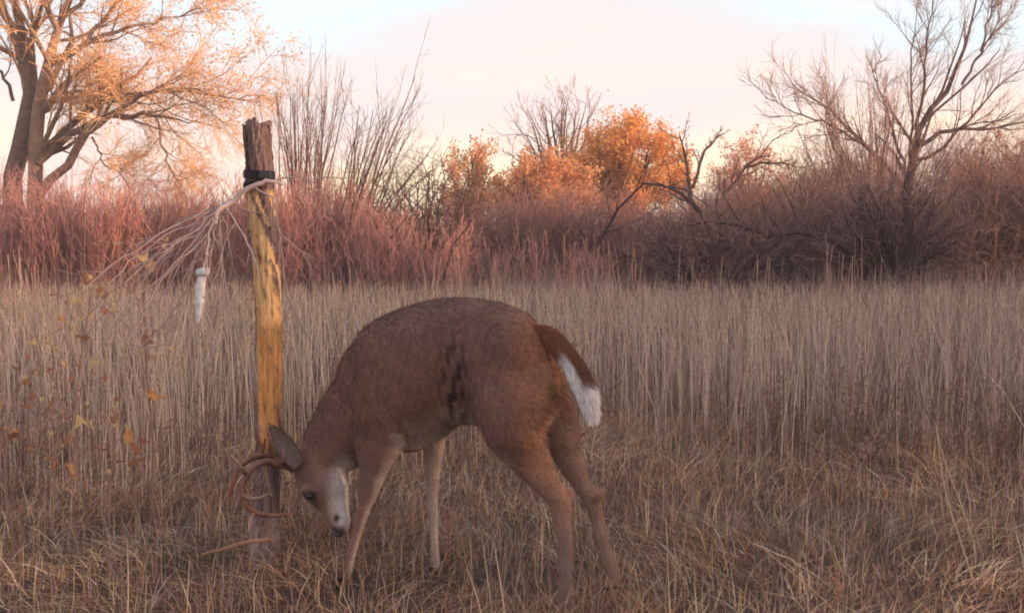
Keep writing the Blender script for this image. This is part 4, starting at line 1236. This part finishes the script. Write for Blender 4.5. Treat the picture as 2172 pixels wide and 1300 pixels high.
    ball('eye', at(650, 1050, 3.872), (.011, .010, .010), (.008, .006, .006), .12)
    ball('nose', at(719, 1131, 3.757), (.018, .022, .011), (.018, .013, .013), .35)
    M_hoof = material('hoof', (.035, .026, .025), rough=.5, noise=(60, .7, 1.4))
    def hoof(px, py, Y, w, fwd):
        top = at(px, py, Y)
        fwd = norm(np.array(fwd)); sd = np.array([-fwd[1], fwd[0], 0.])
        for sgn in (-1, 1):
            parts = []
            rings = []
            for t, sc, f0 in ((0, .75, 0), (.4, .95, .010), (1, 1.15, .022)):
                c = top + sd * sgn * w * .42 + fwd * f0
                c = np.array([c[0], c[1], top[2] * (1 - t) + .002 * t])
                rings.append([c + fwd * math.cos(q) * w * (1.15 if math.cos(q) > 0 else .7) * sc + sd * math.sin(q) * w * .46 * sc for q in np.arange(10) / 10 * 6.2832])
            V = np.array(rings).reshape(-1, 3); idx = np.arange(30).reshape(3, 10)
            a = idx[:-1]; b = np.roll(a, -1, 1); c_ = idx[1:]; d_ = np.roll(c_, -1, 1)
            V = np.vstack([V, V[:10].mean(0), V[20:30].mean(0)])
            T = np.concatenate([np.stack([a, b, d_], -1).reshape(-1, 3), np.stack([a, d_, c_], -1).reshape(-1, 3),
                                np.stack([idx[0], np.roll(idx[0], -1), np.full(10, 30)], -1), np.stack([idx[2], np.roll(idx[2], -1), np.full(10, 31)], -1)])
            tri_mesh('hoof', V, T, M_hoof, parent=root)
    hoof(729, 1222, nf + .02, .022, (-.8, .3, 0))
    hoof(925, 1202, ff, .021, (-.8, .3, 0))
    hoof(1199, 1297, nh - .08, .025, (-.6, .3, 0))
    hoof(1308, 1240, fh, .022, (-.4, .3, 0))
build_deer()

# ------------------------------------------------------------------ dry weeds with leaves, left
LEAF_C = [(0.72, 0.50, 0.24), (0.66, 0.34, 0.15), (0.42, 0.20, 0.11), (0.64, 0.48, 0.28), (0.34, 0.17, 0.10), (0.52, 0.44, 0.24)]
def leaf_mesh(col, s, seed):
    r = np.random.default_rng(seed)
    n1 = 6; V = []
    for i in range(n1):
        t = i / (n1 - 1)
        w = s * .40 * math.sin(math.pi * min(.97, t * .9 + .08)) * r.uniform(.6, 1.2); z = s * .35 * math.sin(3.6 * t + seed) + s * r.uniform(-.06, .06)
        for j in (-1, 0, 1):
            V.append([t * s * .85, j * w * r.uniform(.7, 1.2), z + (.35 * s if j else 0) * r.uniform(-.2, 1)])
    T = []
    for i in range(n1 - 1):
        for j in (0, 1):
            a = i * 3 + j
            T += [[a, a + 1, a + 4], [a, a + 4, a + 3]]
    me_o = tri_mesh('leaf', V, T, M_leaf, pal([col], len(V), .06, r))
    me = me_o.data
    bpy.data.objects.remove(me_o)
    return me
LM = [leaf_mesh(c, .055, i) for i, c in enumerate(LEAF_C)]
def weed(base_px, base_py, path, leafs, label, seed, Yw):
    b = at(base_px, base_py, Yw); b[2] = 0
    root = tag(empty('leafy_weed', tuple(b)), label, 'weed', 'dry leafy weeds left of the post')
    pts = [b] + [at(px, py, Yw) for px, py in path]
    P, Rr = resample([(pts, np.linspace(.0055, .002, len(pts)))], 14)
    r = np.random.default_rng(seed)
    lo = grow(P, Rr, [dict(k=14, t0=.2, ang=42, len=.28, up=.05, wig=.15, rad=.6, pts=5, minr=.0016)], r)
    V, T, C = merge(bank(lo, [[(.26, .175, .14)], [(.30, .20, .155)]], r, sides=(5, 3)))
    tri_mesh('stem', V, T, M_twig, C, parent=root)
    tips = lo[1][0][:, 2:].reshape(-1, 3)
    ends = lo[1][0][:, -1]
    for k in range(len(ends)):
        o = bpy.data.objects.new('leaf', LM[int(r.choice([0, 2, 3, 4, 4, 2, 5]))])
        COL.objects.link(o); o.parent = root
        o.location = Vector(ends[k]) - root.location
        o.rotation_euler = (r.uniform(-.6, .6), r.uniform(-.3, 1.2), r.uniform(0, 6.28))
        s_ = r.uniform(.35, .7); o.scale = (s_, s_, s_)
    for k, (px, py, ci) in enumerate(leafs):
        o = bpy.data.objects.new('leaf', LM[ci])
        COL.objects.link(o); o.parent = root
        p = at(px, py, Yw + r.uniform(-.08, .08))
        o.location = Vector(p) - root.location
        o.rotation_euler = (r.uniform(-.6, .6), r.uniform(-.6, .9), r.uniform(0, 6.28))
        s_ = r.uniform(.8, 1.35); o.scale = (s_, s_, s_)
        # petiole ties the leaf to the nearest branch
        dd = np.linalg.norm(np.concatenate([tips, P[0]]) - p, axis=1)
        q = np.concatenate([tips, P[0]])[int(dd.argmin())]
        Vp, Tp, _ = tubes(np.array([[q, (q + p) / 2 + [0, 0, .015], p]]), np.array([[.0014, .001, .0008]]), 3)
        tri_mesh('petiole', Vp, Tp, M_twig, np.tile([[.33, .2, .13]], (len(Vp), 1)), parent=root)
weed(165, 1010, [(160, 880), (175, 740), (195, 620), (200, 575)],
     [(195, 590, 2), (150, 645, 0), (245, 655, 3), (200, 682, 0), (210, 620, 2), (120, 690, 1), (75, 735, 0), (125, 738, 3), (190, 775, 5), (160, 720, 2)],
     'tallest dry weed near the left edge with yellow leaves at its top', 71, 4.75)
weed(320, 1060, [(325, 950), (312, 800), (306, 640), (308, 560)],
     [(305, 558, 0), (318, 562, 1), (310, 840, 1), (322, 846, 1), (300, 930, 4), (285, 950, 2), (340, 900, 4), (316, 720, 4)],
     'thin dry weed with orange leaves right of the tallest weed', 72, 4.6)
weed(110, 1090, [(115, 980), (125, 880), (110, 780)],
     [(125, 980, 2), (135, 1000, 1), (118, 965, 4), (190, 905, 0), (85, 870, 4), (150, 930, 2), (205, 910, 5)],
     'low bushy weed with rusty leaves between the two left weeds', 73, 4.35)
weed(15, 1080, [(12, 960), (25, 860), (40, 790)],
     [(8, 925, 1), (20, 918, 4), (40, 868, 2), (60, 800, 3), (5, 870, 1), (35, 805, 4)],
     'rusty leaved weed cut by the left edge of the photo', 74, 4.4)
weed(230, 1080, [(235, 1000), (245, 920), (235, 850)],
     [(250, 880, 2), (225, 945, 4), (262, 930, 1), (240, 860, 3), (275, 975, 4)],
     'short weed with few brown leaves in front of the tall weeds', 75, 4.5)

# ------------------------------------------------------------------ single stalks in front
M_stalk = material('stalk', attr=True, rough=.7, trans=.1)
def stalk(pts, Y0, r0, label, col=(.60, .45, .32)):
    b = at(*pts[0], Y0)
    P, Rr = smooth_path([at(px, py, Y0 + (k * .02)) for k, (px, py) in enumerate(pts)], np.linspace(r0, r0 * .35, len(pts)), 10)
    P[0, 2] = min(P[0, 2], gz(P[0, 0], P[0, 1]))
    V, T, _ = tubes(P[None], Rr[None], 5)
    o = tri_mesh('grass_stalk', V, T, M_stalk, np.tile([col], (len(V), 1)))
    tag(o, label, 'grass stalk', 'single pale stalks standing in the foreground')
stalk([(270, 1330), (272, 1240), (270, 1150)], 3.2, .0028, 'pale straight stalk at bottom left below the leafy weeds')
stalk([(396, 1330), (398, 1260), (402, 1190)], 3.3, .0024, 'short pale stalk right of the straight bottom left stalk')
stalk([(1075, 1330), (1062, 1240), (1048, 1150)], 3.25, .0028, 'leaning pale stalk between the deer legs, nearer the hind leg')
stalk([(1028, 1330), (1010, 1260), (990, 1205)], 3.25, .0024, 'short leaning stalk between the deer legs, nearer the fore leg')
stalk([(1045, 1300), (1032, 1210), (1022, 1130)], 3.4, .0022, 'thin upright stalk between the two stalks under the belly', (.55, .42, .32))
stalk([(1422, 1330), (1420, 1270), (1415, 1180)], 3.2, .0026, 'pale bent stalk right of the far hind hoof')
stalk([(1480, 1330), (1477, 1280), (1472, 1235)], 3.2, .0026, 'short pale stub beside the bent stalk at right')
stalk([(1768, 1330), (1766, 1290), (1640, 1180), (1600, 1140)], 3.3, .0024, 'long straw stalk bowed to the left across the matted grass', (.50, .36, .24))
stalk([(2095, 1330), (2045, 1170), (2005, 1040), (1985, 900)], 3.6, .0032, 'tall stalk leaning left near the right edge')
stalk([(2062, 1130), (2035, 1060), (1998, 960), (1988, 910)], 4.2, .003, 'tall stalk behind the leaning stalk at right')
stalk([(1905, 1010), (1902, 860), (1904, 690)], 5.6, .0034, 'single tall upright stalk standing above the field grass at right')
stalk([(950, 1210), (952, 1150), (948, 1080)], 3.9, .003, 'thin red stem beside the far fore leg of the deer', (.34, .06, .04))
stalk([(1250, 1290), (1247, 1230), (1246, 1150)], 3.5, .0018, 'dark thin stem between the two hind legs', (.10, .05, .04))
stalk([(1325, 1330), (1318, 1290), (1335, 1250)], 3.25, .0024, 'reddish stub by the far hind hoof', (.45, .20, .14))

# white-tufted forb on the right
def forb():
    b = at(1800, 1050, 5.3); b[2] = 0
    root = tag(empty('tufted_forb', tuple(b)), 'dry forb with pale fluffy seed tufts in the grass at right', 'weed')
    P, Rr = resample([([b, at(1810, 1000, 5.3), at(1835, 930, 5.3)], [.003, .0025, .0015]), ([b, at(1825, 990, 5.25), at(1870, 900, 5.25)], [.0025, .002, .001])], 8)
    r = np.random.default_rng(81)
    lo = grow(P, Rr, [dict(k=7, t0=.4, ang=40, len=.25, up=.1, wig=.12, rad=.6, pts=4, minr=.0012)], r)
    V, T, C = merge(bank(lo, [[(.36, .25, .2)]], r, sides=(5, 3)))
    tri_mesh('stem', V, T, M_twig, C, parent=root)
    for k, q in enumerate(lo[1][0][:, -1]):
        n = 60
        d = norm(r.normal(0, 1, (n, 3))); s_ = norm(np.cross(d, r.normal(0, 1, (n, 3)))) * .0014
        V = np.stack([q - s_, q + s_, q + d * .015], 1).reshape(-1, 3)
        tri_mesh('seed_tuft', V, np.arange(3 * n).reshape(-1, 3), M_leaf, np.tile([[.40, .32, .27]], (3 * n, 1)), smooth=False, parent=root)
forb()

# orange-brown fallen sticks at the foot of the post
def stick(pts, Y, rad, label, col, n=16):
    P, Rr = smooth_path([at(px, py, Y) for px, py in pts], rad, n)
    P[:, 2] = np.maximum(P[:, 2], .012)
    r = np.random.default_rng(int(abs(pts[0][0])))
    P += r.normal(0, .002, P.shape)
    lo = [(P[None], Rr[None])] + grow(P[None], Rr[None], [dict(k=3, t0=.3, ang=40, len=.35, up=.1, wig=.1, rad=.6, pts=4, minr=.0015)], r)[1:]
    V, T, C = merge(bank(lo, [[col]], r, sides=(7, 4)))
    tag(tri_mesh('fallen_stick', V, T, M_bark, C), label, 'stick')
stick([(425, 1178), (480, 1162), (520, 1150), (575, 1143)], 3.78, [.004, .007, .008, .006], 'orange brown stick propped in the grass below the antlers', (.27, .15, .10))
stick([(1215, 990), (1290, 1180)], 8.0, [.002, .001], 'thin dark stick lying in grass behind the deer', (.2, .12, .08)) if False else None
stick([(1600, 1150), (1690, 1195), (1760, 1240)], 3.5, [.002, .0026, .0014], 'thin pale stick lying on the matted grass at right', (.46, .34, .26))
